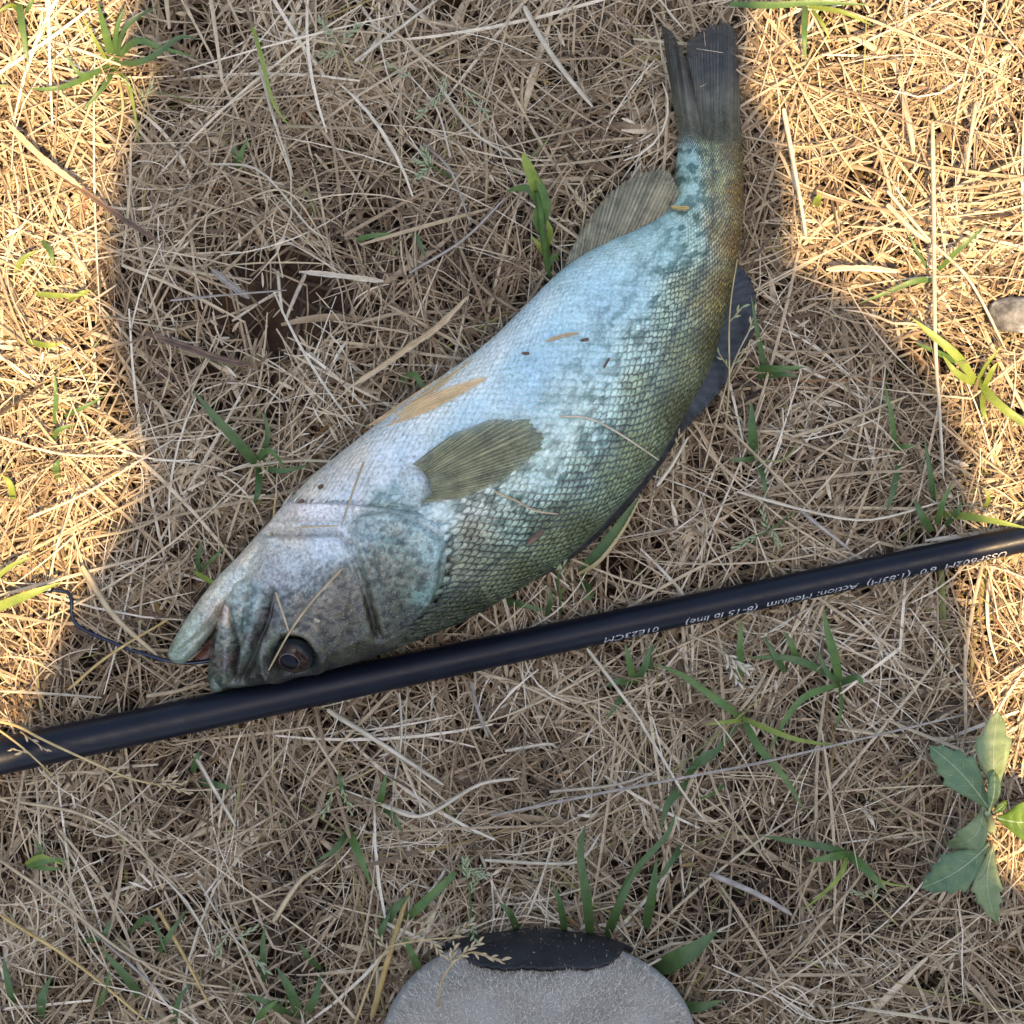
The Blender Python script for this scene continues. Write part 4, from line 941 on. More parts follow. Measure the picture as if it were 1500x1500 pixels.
straw([(215, 490, 1), (265, 505, 4), (320, 525, 4), (368, 535, 2)], 10, MS_RED, "wide brown dead leaf bordering the bare soil", None, flat=True)
straw([(310, 395, 1), (335, 415, 3), (365, 437, 2)], 10, MS_GREY, "weathered grey leaf scrap on the bare soil", None, flat=True)
straw([(407, 398, -4), (410, 430, -2), (414, 460, -3)], 6, MS_PALE, "pale straw splinter lying on bare dark soil", "straws on the bare soil")
straw([(447, 402, -4), (430, 440, -2), (418, 470, -3)], 7, MS_PALE, "pale straw splinter lying on bare dark soil", "straws on the bare soil")
straw([(340, 470, -3), (385, 440, -2), (410, 425, -3)], 5, MS_PALE, "pale straw splinter lying on bare dark soil", "straws on the bare soil")
straw([(1210, 395, 3), (1260, 393, 6), (1320, 398, 4)], 9, MS_PALE, "stout straw lying level in the sun right of the dorsal fin", None, flat=True)
MARKS = [(1160, 200, "right of the tail fin"), (1400, 350, "near the lit green blade and the tall pale stem"), (1330, 180, "in the sunlit straw beyond the tail"), (1440, 200, "at the sunny side far from the fish"),
    (1240, 620, "between the dorsal fin and the sunlit straw"), (1200, 750, "just above the rod's lettering"), (1120, 680, "beside the wide dark green blade"), (900, 1010, "below the printed code on the rod"), (700, 1040, "under the middle of the rod"),
    (580, 1090, "under the rod below the fish's head"), (310, 1150, "by the small green leaf under the rod"), (800, 1110, "on brown straw between rod and shoe"), (900, 1180, "pointing at the whitish needle straw"), (800, 1250, "across the dark blades at the toe cap"),
    (110, 1200, "below the rod's thick end"), (100, 1350, "over the low dark green grass"), (230, 1440, "beside the deep green sprig"), (650, 1180, "behind the drooping green seed head"), (560, 1420, "leaning at the shoe's left side"), (430, 1300, "left of the curved green blades"),
    (940, 1430, "beside the shoe's right side"), (1100, 1310, "next to the four-bladed crown"), (1070, 1190, "below the green runner"), (400, 170, "beside the olive blade"), (570, 50, "by the greenish seed head"), (640, 90, "above the bleached seed heads"), (390, 290, "on shaded straw above the bare soil"),
    (330, 430, "across the bare soil"), (680, 350, "left of the leafy shoot"), (660, 260, "by the green-white seed cluster"), (700, 190, "beside the thick pale straw"), (140, 720, "in the sunlit straw below the throat"), (210, 770, "at the shade's edge near the hook"), (90, 665, "in the sun beside the short green blades"),
    (170, 900, "beside the hook's shank"), (160, 960, "crossing the hook near the jaw"), (70, 1016, "above the rod's thick end"), (260, 1012, "between the jaw and the rod"), (1340, 860, "under the rod's bright end")]
MNAME = {"straw_pale": "pale", "straw_tan": "tan", "straw_grey": "grey", "straw_gold": "golden"}
def straw_label(pts, w, m):
    q = np.array([p[:2] for p in pts], float); mid = q.mean(0)
    mk = min(MARKS, key=lambda k: (k[0] - mid[0]) ** 2 + (k[1] - mid[1]) ** 2)[2]
    ln = np.linalg.norm(np.diff(q, axis=0), axis=1).sum(); bow = ln / np.linalg.norm(q[-1] - q[0])
    return ("%s %s %s straw lying %s" % ("short" if ln < 110 else "long", ("stout" if w >= 7 else "thin") + (" bent" if bow > 1.03 else ""), MNAME[m.name], mk))
for pts, w, m in [
    ([(1090, 200), (1180, 215), (1260, 195)], 4, MS_TAN), ([(1300, 280), (1360, 350), (1420, 410), (1475, 515)], 6, MS_PALE), ([(1300, 300), (1340, 340), (1362, 355)], 9, MS_PALE),
    ([(1320, 130), (1335, 200), (1338, 225)], 10, MS_PALE), ([(1430, 150), (1420, 215), (1415, 258)], 7, MS_PALE), ([(1160, 640), (1240, 615), (1330, 580)], 6, MS_TAN), ([(1080, 720), (1170, 745), (1270, 762), (1380, 735)], 5, MS_PALE),
    ([(1170, 745), (1200, 770), (1245, 805)], 7, MS_GREY), ([(1060, 620), (1130, 690), (1190, 750)], 5, MS_TAN), ([(860, 950), (905, 1010), (945, 1065)], 6, MS_PALE),
    ([(690, 1000), (700, 1040), (715, 1080)], 6, MS_GREY), ([(585, 1015), (588, 1080), (575, 1160)], 4, MS_PALE), ([(480, 1040), (560, 1090), (650, 1150)], 9, MS_PALE), ([(285, 1105), (310, 1150), (345, 1210)], 7, MS_PALE),
    ([(740, 1100), (800, 1090), (815, 1095)], 6, MS_PALE), ([(805, 1160), (900, 1150), (960, 1130)], 5, MS_PALE), ([(710, 1260), (800, 1265), (850, 1260), (880, 1220)], 6, MS_PALE), ([(30, 1175), (110, 1190), (180, 1225), (260, 1300)], 6, MS_TAN),
    ([(0, 1260), (100, 1330), (190, 1400), (300, 1440)], 6, MS_TAN), ([(0, 1340), (110, 1410), (220, 1500)], 6, MS_GOLD), ([(120, 1350), (210, 1430), (250, 1470)], 5, MS_GREY), ([(170, 1375), (240, 1430), (340, 1448)], 5, MS_TAN), ([(230, 1330), (275, 1410), (310, 1480)], 6, MS_GOLD),
    ([(560, 1180), (620, 1195), (700, 1150), (760, 1140)], 7, MS_PALE), ([(545, 1490), (570, 1400), (600, 1300)], 10, MS_GOLD), ([(400, 1350), (440, 1290), (480, 1265)], 9, MS_TAN),
    ([(830, 1500), (940, 1420), (1080, 1350)], 5, MS_PALE), ([(1040, 1280), (1110, 1310), (1160, 1340)], 10, MS_GREY), ([(1030, 1100), (1060, 1180), (1130, 1270)], 5, MS_TAN), ([(380, 95), (400, 170), (430, 260)], 5, MS_PALE),
    ([(520, 90), (560, 60), (640, 0)], 6, MS_PALE), ([(560, 30), (640, 100), (720, 150)], 5, MS_TAN), ([(300, 240), (380, 250), (450, 330), (480, 350)], 4, MS_PALE), ([(250, 440), (330, 432), (420, 425)], 4, MS_GREY),
    ([(600, 400), (680, 350), (740, 290)], 5, MS_GREY), ([(340, 300), (420, 280), (480, 360)], 4, MS_TAN), ([(620, 210), (660, 250), (690, 330)], 4, MS_GREY), ([(640, 120), (690, 190), (750, 230)], 5, MS_PALE),
    ([(40, 760), (130, 720), (260, 640)], 5, MS_PALE), ([(120, 790), (210, 770), (290, 720)], 5, MS_TAN), ([(0, 640), (90, 665), (190, 668)], 5, MS_PALE), ([(120, 830), (165, 900), (230, 960)], 10, MS_TAN),
    ([(100, 1010), (160, 960), (250, 905)], 5, MS_GOLD), ([(0, 1012), (70, 1016), (150, 1022)], 5, MS_PALE), ([(215, 1020), (260, 1012), (300, 1000)], 7, MS_TAN), ([(1290, 900), (1330, 870), (1400, 800)], 5, MS_TAN)]:
    straw([(p[0], p[1], 3 + 3.5 * math.sin(math.pi * i / (len(pts) - 1))) for i, p in enumerate(pts)], w, m, straw_label(pts, w, m))

# straws and scraps lying on the fish
qtop_u, qtop_c = np.meshgrid(np.linspace(0, 1, 260), np.linspace(-0.99, 0.99, 120), indexing='ij')
_tp = surf(qtop_u, qtop_c)[0].reshape(-1, 3); _tq = to_px(_tp)
def fish_z(x, y): return float(_tp[((_tq - np.array([x, y])) ** 2).sum(1).argmin(), 2]) * 1000
def on_fish(pts, w, mat, label, group, flat=True, lift=1.6):
    straw([(x, y, fish_z(x, y) + lift + (dz[0] if dz else 0)) for x, y, *dz in pts], w, mat, label, group, flat=flat)
on_fish([(820, 610), (860, 612), (895, 628), (930, 650), (965, 674)], 4, MS_PALE, "thin pale stem laid across the scales behind the pectoral fin", None, False)
on_fish([(725, 720), (755, 733), (785, 748), (818, 753)], 4, MS_TAN, "short bent straw on the flank below the pectoral fin", None, False)
on_fish([(533, 677), (520, 712), (500, 770)], 4, MS_TAN, "straight straw lying over the gill membrane", None, False, 3.6)
on_fish([(440, 772), (470, 771), (497, 770)], 3, MS_TAN, "fine straw lying level on the throat", None, False, 4.0)
on_fish([(502, 832), (462, 875), (425, 925), (390, 988)], 4, MS_TAN, "long thin stem crossing the cheek past the eye", None, False, 5.0)
on_fish([(404, 868), (415, 900), (423, 925)], 4, MS_TAN, "short stem leaning against the cheek stem by the eye", None, False, 5.0)
on_fish([(772, 798), (783, 788), (797, 777)], 8, MS_RED, "russet leaf scrap stuck beside the lateral line", None)
on_fish([(800, 500), (825, 492), (848, 488)], 6, MS_TAN, "curled tan husk on the pale blue flank", None)
on_fish([(983, 303), (996, 305), (1010, 305)], 7, MS_GOLD, "orange husk at the rear tip of the anal fin", None)
on_fish([(884, 540), (888, 532), (893, 524)], 4, MS_RED, "small brown scrap stuck to the fish's scales", "scraps on the fish")
on_fish([(850, 499), (857, 498), (863, 497)], 5, MS_RED, "small brown scrap stuck to the fish's scales", "scraps on the fish")
on_fish([(764, 517), (770, 518), (776, 518)], 5, MS_RED, "small brown scrap stuck to the fish's scales", "scraps on the fish")
on_fish([(466, 715), (470, 713), (474, 711)], 6, MS_RED, "small brown scrap stuck to the fish's scales", "scraps on the fish")
on_fish([(436, 738), (441, 735), (446, 733)], 6, MS_RED, "small brown scrap stuck to the fish's scales", "scraps on the fish")
on_fish([(460, 907), (464, 909), (469, 910)], 5, MS_PALE, "pale seed husk on the fish's brown cheek", None, True, 3.8)
straw([(962, 712, 14), (985, 680, 13), (1008, 640, 12)], 6, MS_PALE, "stiff pale straw leaning on the fish's back by the dorsal fin", None)
straw([(405, 720, 6), (398, 780, 22), (392, 820, 26), (385, 850, 27)], 3.5, MS_GOLD, "thin golden stem bending over the fish's chin", None)

# ---- seed stalks
MAT_STALK = green_mat('stalk_gold', (0.40, 0.29, 0.12), (0.56, 0.42, 0.20), 0.15)
MAT_HUSK = green_mat('husk_tan', (0.40, 0.31, 0.18), (0.58, 0.47, 0.30), 0.2)
MAT_HUSKP = green_mat('husk_pale', (0.48, 0.42, 0.30), (0.64, 0.57, 0.44), 0.2)
def stalk(label, stem, heads, mat, smat, group=None, w=3.5, n_per=7, size=11):
    b = stem[0]
    t = thing("seed_stalk", label, "grass stalk", P(b[0], b[1], -0.003), group)
    c = catmull(np.asarray(stem, float), 24)
    v, f = tube(Parr(c[:, :2], c[:, 2] * 1e-3), w * S * 0.5 * np.linspace(1, 0.5, 24), 6)
    part("stem", t, v, f, mat)
    # one spikelet mesh, shared by all
    L = size * S
    a = np.linspace(0, 1, 6); rr = 0.16 * L * np.sin(np.clip(a * 0.96 + 0.04, 0, 1) * math.pi) ** 0.8 + 0.00003
    sv, sf = tube(np.stack([a * L, 0.08 * L * np.sin(a * 3), 0 * a], 1), rr, 5)
    key = "spikelet_" + smat.name + str(size)
    me = bpy.data.meshes.get(key) or mesh_data(key, sv, sf, True, mats=(smat,))
    br = []
    org = np.array(t.location)
    for (hx, hy, hz, dx, dy, ln) in heads:       # a head: start, direction (px), length px
        d = np.array([dx, dy], float); d /= np.linalg.norm(d)
        pe = np.array([hx, hy]) + d * ln
        br.append(tube(Parr([(hx, hy), tuple((np.array([hx, hy]) + pe) / 2), tuple(pe)], np.array([hz, hz + 1.2, hz + 0.6]) * 1e-3), 0.00022, 5))
        for k in range(n_per):
            fr = (k + 0.6) / n_per
            q = np.array([hx, hy]) + d * ln * fr
            an = math.atan2(-d[1], d[0]) + (0.55 if k % 2 else -0.55) * (1.1 - 0.6 * fr) + random.uniform(-0.2, 0.2)
            o = obj("spikelet", me, t)
            o.location = Vector(P(q[0], q[1], (hz + 1.2) * 1e-3) - org)
            o.rotation_euler = (random.uniform(-0.4, 0.4), random.uniform(-0.35, 0.15), an)
            sc = random.uniform(0.75, 1.2); o.scale = (sc, sc, sc)
    v, f = merge(br); part("branches", t, v, f, mat)
    return t
SG = MAT_SEEDG
stalk("green seed head standing against the fish's back", [(822, 905, -3), (820, 870, 8), (817, 835, 16), (815, 800, 22)], [(817, 838, 16, -3, -10, 40), (820, 845, 16, 3, -10, 60)], MAT_GREEN, SG, n_per=9, size=13)
stalk("airy pale green seed head over straw above the rod", [(1170, 745, 0), (1130, 775, 6), (1095, 790, 8)], [(1110, 785, 8, -8, 4, 35), (1125, 778, 8, -2, -8, 30), (1130, 775, 8, 4, 9, 25)], MAT_GREEN, SG, n_per=7)
stalk("green drooping seed head between rod and shoe", [(688, 1390, -3), (690, 1340, 10), (685, 1290, 14), (672, 1265, 15)], [(685, 1290, 14, -1, -8, 30), (688, 1310, 13, 4, -9, 40), (690, 1340, 12, 1, 8, 50), (680, 1275, 14, 8, 2, 30)], MAT_GREEN, SG, n_per=8, size=12)
stalk("golden stalk arching over the rod's thick end to a frayed seed head", [(-40, 1050, 10), (20, 1062, 16), (60, 1082, 18), (120, 1110, 17), (190, 1140, 13), (235, 1150, 9)], [(225, 1148, 9, 8, 0, 45), (232, 1150, 9, 8, -5, 28), (240, 1150, 9, 9, 3, 40)], MAT_STALK, MAT_HUSK, n_per=6, w=5)
stalk("thin golden stalk with small buds crossing the rod beside the arching stalk", [(-30, 1050, 10), (20, 1085, 16), (55, 1115, 17), (90, 1150, 11)], [(30, 1072, 16, 7, 5, 50), (45, 1104, 16, -8, -2, 30), (62, 1120, 16, 3, 9, 40)], MAT_STALK, MAT_HUSK, n_per=4, w=4)
stalk("thin stem with tiny buds standing before the dorsal fin", [(1062, 640, -2), (1068, 560, 8), (1068, 480, 13), (1072, 430, 15), (1080, 380, 14)], [(1070, 470, 13, 7, -8, 30), (1068, 540, 9, -6, -9, 30), (1070, 540, 8, 8, -10, 50)], MAT_SHEATH, SG, n_per=3, w=3.5)
stalk("forked dry stalk with pale tips leaning from the dorsal fin", [(1030, 690, -2), (1070, 545, 8), (1105, 470, 9)], [(1095, 490, 9, 3, -9, 40), (1080, 520, 9, 8, -6, 50), (1050, 600, 6, 9, 4, 30)], MAT_HUSK, MAT_HUSK, n_per=4, w=3.5)
stalk("bleached seed head among straw beside the anal fin", [(840, 395, -3), (852, 340, 6), (858, 290, 9), (850, 260, 9)], [(855, 310, 9, -4, -10, 30), (858, 300, 9, 7, -8, 30), (850, 330, 8, -9, -3, 35)], MAT_HUSK, MAT_HUSK, n_per=6)
stalk("pale seed head drooping on shaded straw above the bare soil", [(660, 230, 2), (640, 160, 8), (600, 110, 9)], [(655, 110, 8, -4, 10, 40), (640, 140, 8, -8, 9, 40), (680, 130, 8, 8, 9, 50), (605, 115, 8, -7, -4, 40)], MAT_HUSKP, SG, n_per=7)
stalk("greenish seed head lying on straw near the top straws", [(520, 120, 0), (500, 70, 6), (480, 40, 7)], [(488, 55, 7, -6, -8, 30), (500, 65, 7, 7, -8, 35), (498, 75, 7, -8, 2, 30)], MAT_SHEATH, SG, n_per=7)
stalk("small green-white seed cluster in shade left of the shoot", [(660, 260, 0), (635, 245, 5), (615, 240, 6)], [(630, 243, 6, -8, -3, 22), (632, 242, 6, -4, -9, 24), (630, 246, 6, -8, 5, 22)], MAT_GREEN, SG, n_per=6, size=12)
stalk("pale spreading seed head at the shade's left edge", [(230, 180, 0), (205, 150, 5), (190, 110, 7)], [(200, 140, 6, -6, -8, 30), (205, 150, 6, 7, -9, 30)], MAT_SHEATH, SG, n_per=6)
stalk("frayed straw seed head fallen below the printed rod end", [(1010, 930, 4), (1050, 950, 7), (1075, 975, 8), (1088, 1000, 6)], [(1060, 955, 8, 6, 5, 35), (1065, 965, 8, 4, 9, 40), (1072, 970, 8, 8, 4, 25)], MAT_HUSK, MAT_HUSKP, n_per=6, size=14)
stalk("seed stalk hanging over the shoe's black toe cap", [(640, 1490, 20), (650, 1430, 52), (690, 1395, 56), (740, 1412, 57)], [(690, 1395, 57, 8, 2, 50), (670, 1402, 56, 9, -6, 40), (660, 1415, 55, 2, -9, 30)], MAT_STALK, MAT_HUSK, n_per=6, w=3.5, size=13)
stalk("dry branching stalk in front of the shoe's left side", [(520, 1500, 4), (560, 1400, 14), (600, 1380, 18), (680, 1372, 20)], [(570, 1395, 16, -6, -9, 40), (600, 1380, 18, 7, -8, 45), (630, 1376, 19, 6, 8, 30), (660, 1374, 19, 8, -6, 40)], MAT_STALK, MAT_HUSK, n_per=6, w=4, size=13)
stalk("whitish seed head on straw near the dark sprig", [(290, 1290, 0), (340, 1370, 6), (390, 1420, 7)], [(335, 1365, 7, -5, 9, 40), (360, 1390, 7, 8, 9, 45), (345, 1375, 7, 8, -4, 30)], MAT_HUSKP, SG, n_per=6, size=13)
stalk("pale seed head near the rod with greenish grains", [(560, 1120, 0), (500, 1150, 5), (480, 1160, 6)], [(490, 1155, 6, -4, 9, 40), (500, 1150, 6, 3, 9, 42)], MAT_SHEATH, SG, n_per=6, size=12)
stalk("feathery dry seed head right of the lettering and below the rod", [(1330, 1090, 0), (1370, 1020, 5), (1385, 960, 7)], [(1375, 1000, 6, 8, -8, 35), (1380, 980, 7, -4, -10, 35), (1372, 1010, 6, 9, -2, 40)], MAT_HUSK, MAT_HUSK, n_per=5)
stalk("yellowish seed head by the four-bladed crown", [(1320, 1360, 0), (1290, 1330, 5), (1270, 1310, 6)], [(1280, 1320, 6, 2, -9, 26), (1275, 1315, 6, -8, -3, 26)], MAT_SHEATH, SG, n_per=6, size=11)
stalk("thin dry flower stem beside the fish's back and rod", [(985, 760, 0), (986, 700, 6), (988, 650, 8)], [(986, 690, 7, 7, -8, 22), (987, 670, 7, -7, -8, 22), (988, 660, 8, 3, -10, 26)], MAT_HUSK, MAT_HUSK, n_per=4, w=3)

# ------------------------------------------------------------------ broad-leaved weed
def weed():
    t = thing("broad_leaved_weed", "broad-leaved green weed with toothed leaves growing in the straw", "plant", P(1449, 1200, -0.004))
    V, F = tube(Parr([(1452, 1225), (1450, 1205), (1447, 1192)], np.array([-6, 8, 18]) * 1e-3), [0.0018, 0.0016, 0.001], 10)
    part("stem", t, V, F, MAT_VEIN)
    for (b, tip, w, bend, z0, z1, mat, teeth, curl) in [
        ((1450, 1186), (1361, 1092), 56, 6, 16, 20, MAT_WEED, 3, 0.3), ((1459, 1166), (1462, 1041), 52, -6, 15, 18, MAT_WEEDP, 2, 0.35), ((1448, 1190), (1456, 1128), 22, 4, 18, 22, MAT_WEED, 1, 0.6),
        ((1440, 1180), (1386, 1240), 42, -20, 14, 9, MAT_WEEDP, 2, 0.45), ((1448, 1236), (1349, 1301), 60, -8, 10, 10, MAT_WEED, 3, 0.3), ((1455, 1238), (1460, 1352), 44, 12, 10, 7, MAT_WEEDP, 3, 0.4), ((1461, 1198), (1545, 1190), 66, 10, 16, 22, MAT_WEEDB, 2, 0.45), ((1455, 1190), (1475, 1172), 14, 2, 19, 22, MAT_WEEDB, 0, 0.5)]:
        b = np.array(b, float); tip = np.array(tip, float); d = tip - b; L = np.linalg.norm(d); d /= L; nrm = np.array([-d[1], d[0]])
        n = 34; a = np.linspace(0, 1, n)
        mid = b[None] + d[None] * (a * L)[:, None] + nrm[None] * (bend * np.sin(a * math.pi))[:, None]
        prof = np.sin(np.clip(a, 0, 1) ** 0.85 * math.pi) ** 0.75 * (0.35 + 0.65 * smooth(0, 0.5, a)) + 0.05 * (1 - a)
        tooth = np.zeros(n)
        if teeth:
            ph = np.clip((a - 0.42) / 0.5, 0, 1) * teeth
            tooth = np.where((a > 0.42) & (a < 0.92), (ph % 1.0) ** 1.6, 0)
        acr = np.array([-1, -0.66, -0.33, 0, 0.33, 0.66, 1.0])
        xy = []; zz = []
        for k in range(n):
            for s_ in acr:
                edge = prof[k] * (0.86 + 0.34 * tooth[k]) * w * 0.5
                wav = 1.0 * math.sin(a[k] * 11 + s_ * 3) * abs(s_)
                xy.append(mid[k] + nrm * s_ * edge + d * 0)
                zz.append(z0 + (z1 - z0) * a[k] + 4 * math.sin(a[k] * 2.6) - 5 * a[k] ** 3 + curl * abs(s_) * edge * 0.22 * 1.4 * 0.6 + wav * 0.4 + 0.25 * math.sin(a[k] * 40) * (1 - abs(s_)))
        V = Parr(np.array(xy), np.array(zz) * 1e-3)
        lf = part("leaf", t, V, grid_faces(n, 7), mat)
        lf.modifiers.new("thickness", 'SOLIDIFY').thickness = 0.0003
        c = V.reshape(n, 7, 3)[:, 3] + np.array([0, 0, 0.00035])
        v, f = tube(c, np.linspace(0.00035, 0.00012, n), 6)
        vs = [(v, f)]
        for k in range(6, n - 6, 5):
            for s_ in (1, 5):
                e = V.reshape(n, 7, 3)[min(n - 1, k + 4), s_] + np.array([0, 0, 0.00035])
                vs.append(tube(np.array([c[k], (c[k] + e) / 2 - np.array([0, 0, 0.0001]), e]), 0.00010, 4))
        v, f = merge(vs); part("vein", lf, v, f, MAT_VEIN)
weed()

# ------------------------------------------------------------------ pebble
def pebble():
    m = M("pebble_stone")
    c = m.ramp(m.noise(110, 6, 0.65), [(0.38, (0.05, 0.047, 0.043)), (0.50, (0.13, 0.125, 0.115)), (0.58, (0.20, 0.195, 0.18)), (0.64, (0.55, 0.53, 0.48))])
    m.base(c).set(Roughness=0.7); m.bump(m.noise(420, 5), 0.4, 0.001)
    n, k = 48, 28
    V = []; 
    for i in range(k + 1):
        ph = -math.pi / 2 + math.pi * i / k
        for j in range(n):
            th = 2 * math.pi * j / n
            x, y, z = math.cos(ph) * math.cos(th), math.cos(ph) * math.sin(th), math.sin(ph)
            r = 1 + 0.10 * (float(fbm(x * 1.6 + 5, y * 1.6 + z * 1.3 + 9, 2)) - 0.5) * 2
            sx = abs(x) ** 0.9 * (1 if x > 0 else -1)
            V.append((sx * 0.0103 * r, y * 0.0060 * r, z * 0.0046 * r))
    org = P(1492, 462, 0.0012)
    obj("pebble", mesh_data("pebble", np.array(V), [tuple(f) for f in grid_faces(k + 1, n, True)], True, mats=(m.m,)), None, "smooth grey pebble with white patches half sunk in the sunlit straw", "stone", None, None, tuple(org))
pebble()

# ------------------------------------------------------------------ shoes
def shoe(tip_xy, cx_shift, mirror, label, name="shoe"):
    t = thing(name, label, "shoe", (tip_xy[0], tip_xy[1] - 0.12, -0.006), "photographer's shoes")
    dd = np.array([0, .002, .005, .010, .016, .022, .030, .045, .070, .110, .150, .190, .230, .255, .270, .278, .282])
    ww = np.array([.0005, .019, .0285, .0375, .0435, .0475, .0505, .0535, .0545, .0510, .0450, .0400, .0385, .037, .032, .022, .008])
    hh = np.array([.0125, .024, .031, .0365, .041, .0445, .048, .052, .057, .068, .088, .100, .100, .098, .095, .088, .075])
    cx = np.array([0.0, 0, 0.0, 0.0004, .0008, .001, .001, .001, .002, .004, .005, .004, .002, .001, 0, 0, 0]) * mirror
    nd = 150
    d = 0.282 * (np.linspace(0, 1, nd) ** 1.7)
    w = np.interp(d, dd, ww); h = np.interp(d, dd, hh); c = np.interp(d, dd, cx)
    def smo(a):
        for _ in range(2): a = np.concatenate([a[:1], (a[:-2] + a[1:-1] * 2 + a[2:]) / 4, a[-1:]])
        return a
    w, h, c = smo(w), smo(h), smo(c)
    na = 96
    th = np.linspace(0, math.pi, na)
    def shell(grow, z0=0.010):
        x = tip_xy[0] + c[:, None] - (w[:, None] + grow) * np.cos(th)[None] 
        zz = z0 + (h[:, None] - z0 + grow) * np.sin(th)[None] ** 0.72
        y = tip_xy[1] - d[:, None] + grow * np.exp(-d / 0.01)[:, None] + 0 * zz
        y = y - 0.006 * np.sin(th)[None] ** 2 * (np.exp(-d / 0.02) * (1 - np.exp(-d / 0.004)))[:, None]
        return np.stack([x, y, zz - 0.006], -1)
    sm = M("suede"); 
    cc = sm.mix(sm.ramp(sm.noise(55, 5, 0.6), [(0.3, (0.31, 0.27, 0.21)), (0.5, (0.48, 0.43, 0.355)), (0.7, (0.59, 0.54, 0.46))]), sm.ramp(sm.noise(1800, 3, 0.7), [(0.3, 0.72), (0.7, 1.15)]), 0.8, 'MULTIPLY')
    sm.base(cc).set(Roughness=0.95, Specular_IOR_Level=0.1, Sheen_Weight=0.25, Sheen_Roughness=0.5); sm.bump(sm.noise(800, 6, 0.75), 1.0, 0.0022)
    rb = M("black_rubber"); rb.base(rb.mix(rb.ramp(rb.noise(120, 4), [(0.3, (0.010, 0.010, 0.011)), (0.7, (0.022, 0.022, 0.024))]), rb.ramp(rb.noise(900, 2), [(0.70, (0, 0, 0)), (0.76, (0.35, 0.33, 0.28))]), 1.0, 'ADD')).set(Roughness=0.55, Specular_IOR_Level=0.35)
    rb.bump(rb.noise(700, 4), 0.25, 0.0006)
    U = shell(0)
    U[..., 2] += (fbm(U[..., 0] * 90 + 50, U[..., 1] * 90 + 50, 3) - 0.5) * 0.0022 * np.sin(th)[None]
    up = part("upper", t, U.reshape(-1, 3), grid_faces(nd, na), sm.m)
    nap = M('suede_fibre'); nap.base(nap.ramp(nap.noise(2500, 2), [(0.35, (0.32, 0.28, 0.225)), (0.65, (0.84, 0.76, 0.63))])).set(Roughness=0.9, Specular_IOR_Level=0.1)
    # nap: short suede fibres standing on the upper
    k = 45000 if mirror > 0 else 1500
    R = np.random.default_rng(5)
    ai = R.integers(2, 85, k); bi = R.integers(10, na - 10, k)
    p = U[ai, bi] + R.normal(0, 0.0006, (k, 3)) * np.array([1, 1, 0.1])
    du = np.gradient(U, axis=0); dv = np.gradient(U, axis=1); N = np.cross(dv, du); N /= np.linalg.norm(N, axis=-1, keepdims=True) + 1e-12; N *= np.sign(N[..., 2:] + 1e-9)
    nn = N[ai, bi]; dirv = nn * 0.3 + R.normal(0, 0.6, (k, 3)); dirv /= np.linalg.norm(dirv, axis=1)[:, None]
    ln = R.uniform(0.0008, 0.0028, k)[:, None]; sd = np.cross(dirv, nn); sd /= np.linalg.norm(sd, axis=1)[:, None] + 1e-9; sd *= 0.00010
    FV = np.stack([p - nn * 0.0002 - sd, p - nn * 0.0002 + sd, p + dirv * ln], 1).reshape(-1, 3)
    part("suede_nap", up, FV, np.arange(3 * k).reshape(-1, 3), nap.m, kind="stuff")
    # laces, stitched vamp seam and collar further back
    lm_ = M("lace_cord"); lm_.base(lm_.ramp(lm_.noise(900, 3), [(0.3, (0.30, 0.28, 0.25)), (0.7, (0.50, 0.47, 0.42))])).set(Roughness=0.9)
    ui = lambda dd_: int(np.abs(d - dd_).argmin())
    for k_ in range(5):
        r0, r1 = ui(0.100 + 0.018 * k_), ui(0.112 + 0.018 * k_)
        for a0, a1 in ((30, 66), (66, 30)):
            jj_ = np.linspace(a0, a1, 14).astype(int); ii_ = np.linspace(r0, r1, 14).astype(int)
            v_, f_ = tube(U[ii_, jj_] + np.array([0, 0, 0.0018]), 0.0019, 8); part("lace", t, v_, f_, lm_.m)
    jj_ = np.arange(6, na - 6, 2); ii_ = np.array([ui(0.088 - 0.030 * math.sin(math.pi * j_ / na) ** 2 + 0.02) for j_ in jj_])
    v_, f_ = tube(U[ii_, jj_] + np.array([0, 0, 0.0003]), 0.0011, 6); part("seam", t, v_, f_, sm.m)
    jj_ = np.arange(14, na - 14, 2)
    v_, f_ = tube(U[[ui(0.19)] * len(jj_), jj_] + np.array([0, 0, 0.001]), 0.004, 10); part("collar", t, v_, f_, rb.m)
    # black toe cap wrapping the front
    nc, nr = 120, 30
    tc_ = np.linspace(0.02, math.pi - 0.02, nc)
    dden = np.linspace(0, 0.05, 900)
    wd = np.interp(dden, d, w); hd = np.interp(dden, d, h); g_ = 0.0016
    CV = []
    for a_ in tc_:
        x = -(wd + g_) * math.cos(a_); zz = 0.008 + (hd - 0.008 + g_) * math.sin(a_) ** 0.72
        fr = dden - g_ * np.exp(-dden / 0.01) + 0.006 * math.sin(a_) ** 2 * np.exp(-dden / 0.02) * (1 - np.exp(-dden / 0.004))
        lim = 0.0076 * np.clip((1 - (np.abs(x - 0.002) / 0.0275) ** 8), 0, 1) + 0.0002 * np.sin(x * 500) + 0.00015 * np.sin(x * 1700)
        lim = np.where(zz < 0.0095, np.maximum(lim, 0.02), lim)
        ok = np.nonzero(fr > lim)[0]; e_ = ok[0] if len(ok) else 899
        idx = np.linspace(0, max(e_, 1), nr)
        CV.append(np.stack([tip_xy[0] + np.interp(idx, np.arange(900), x), tip_xy[1] - np.interp(idx, np.arange(900), fr), np.interp(idx, np.arange(900), zz) - 0.006], 1))
    tc = part("toe_cap", t, np.concatenate(CV), grid_faces(nc, nr), rb.m)
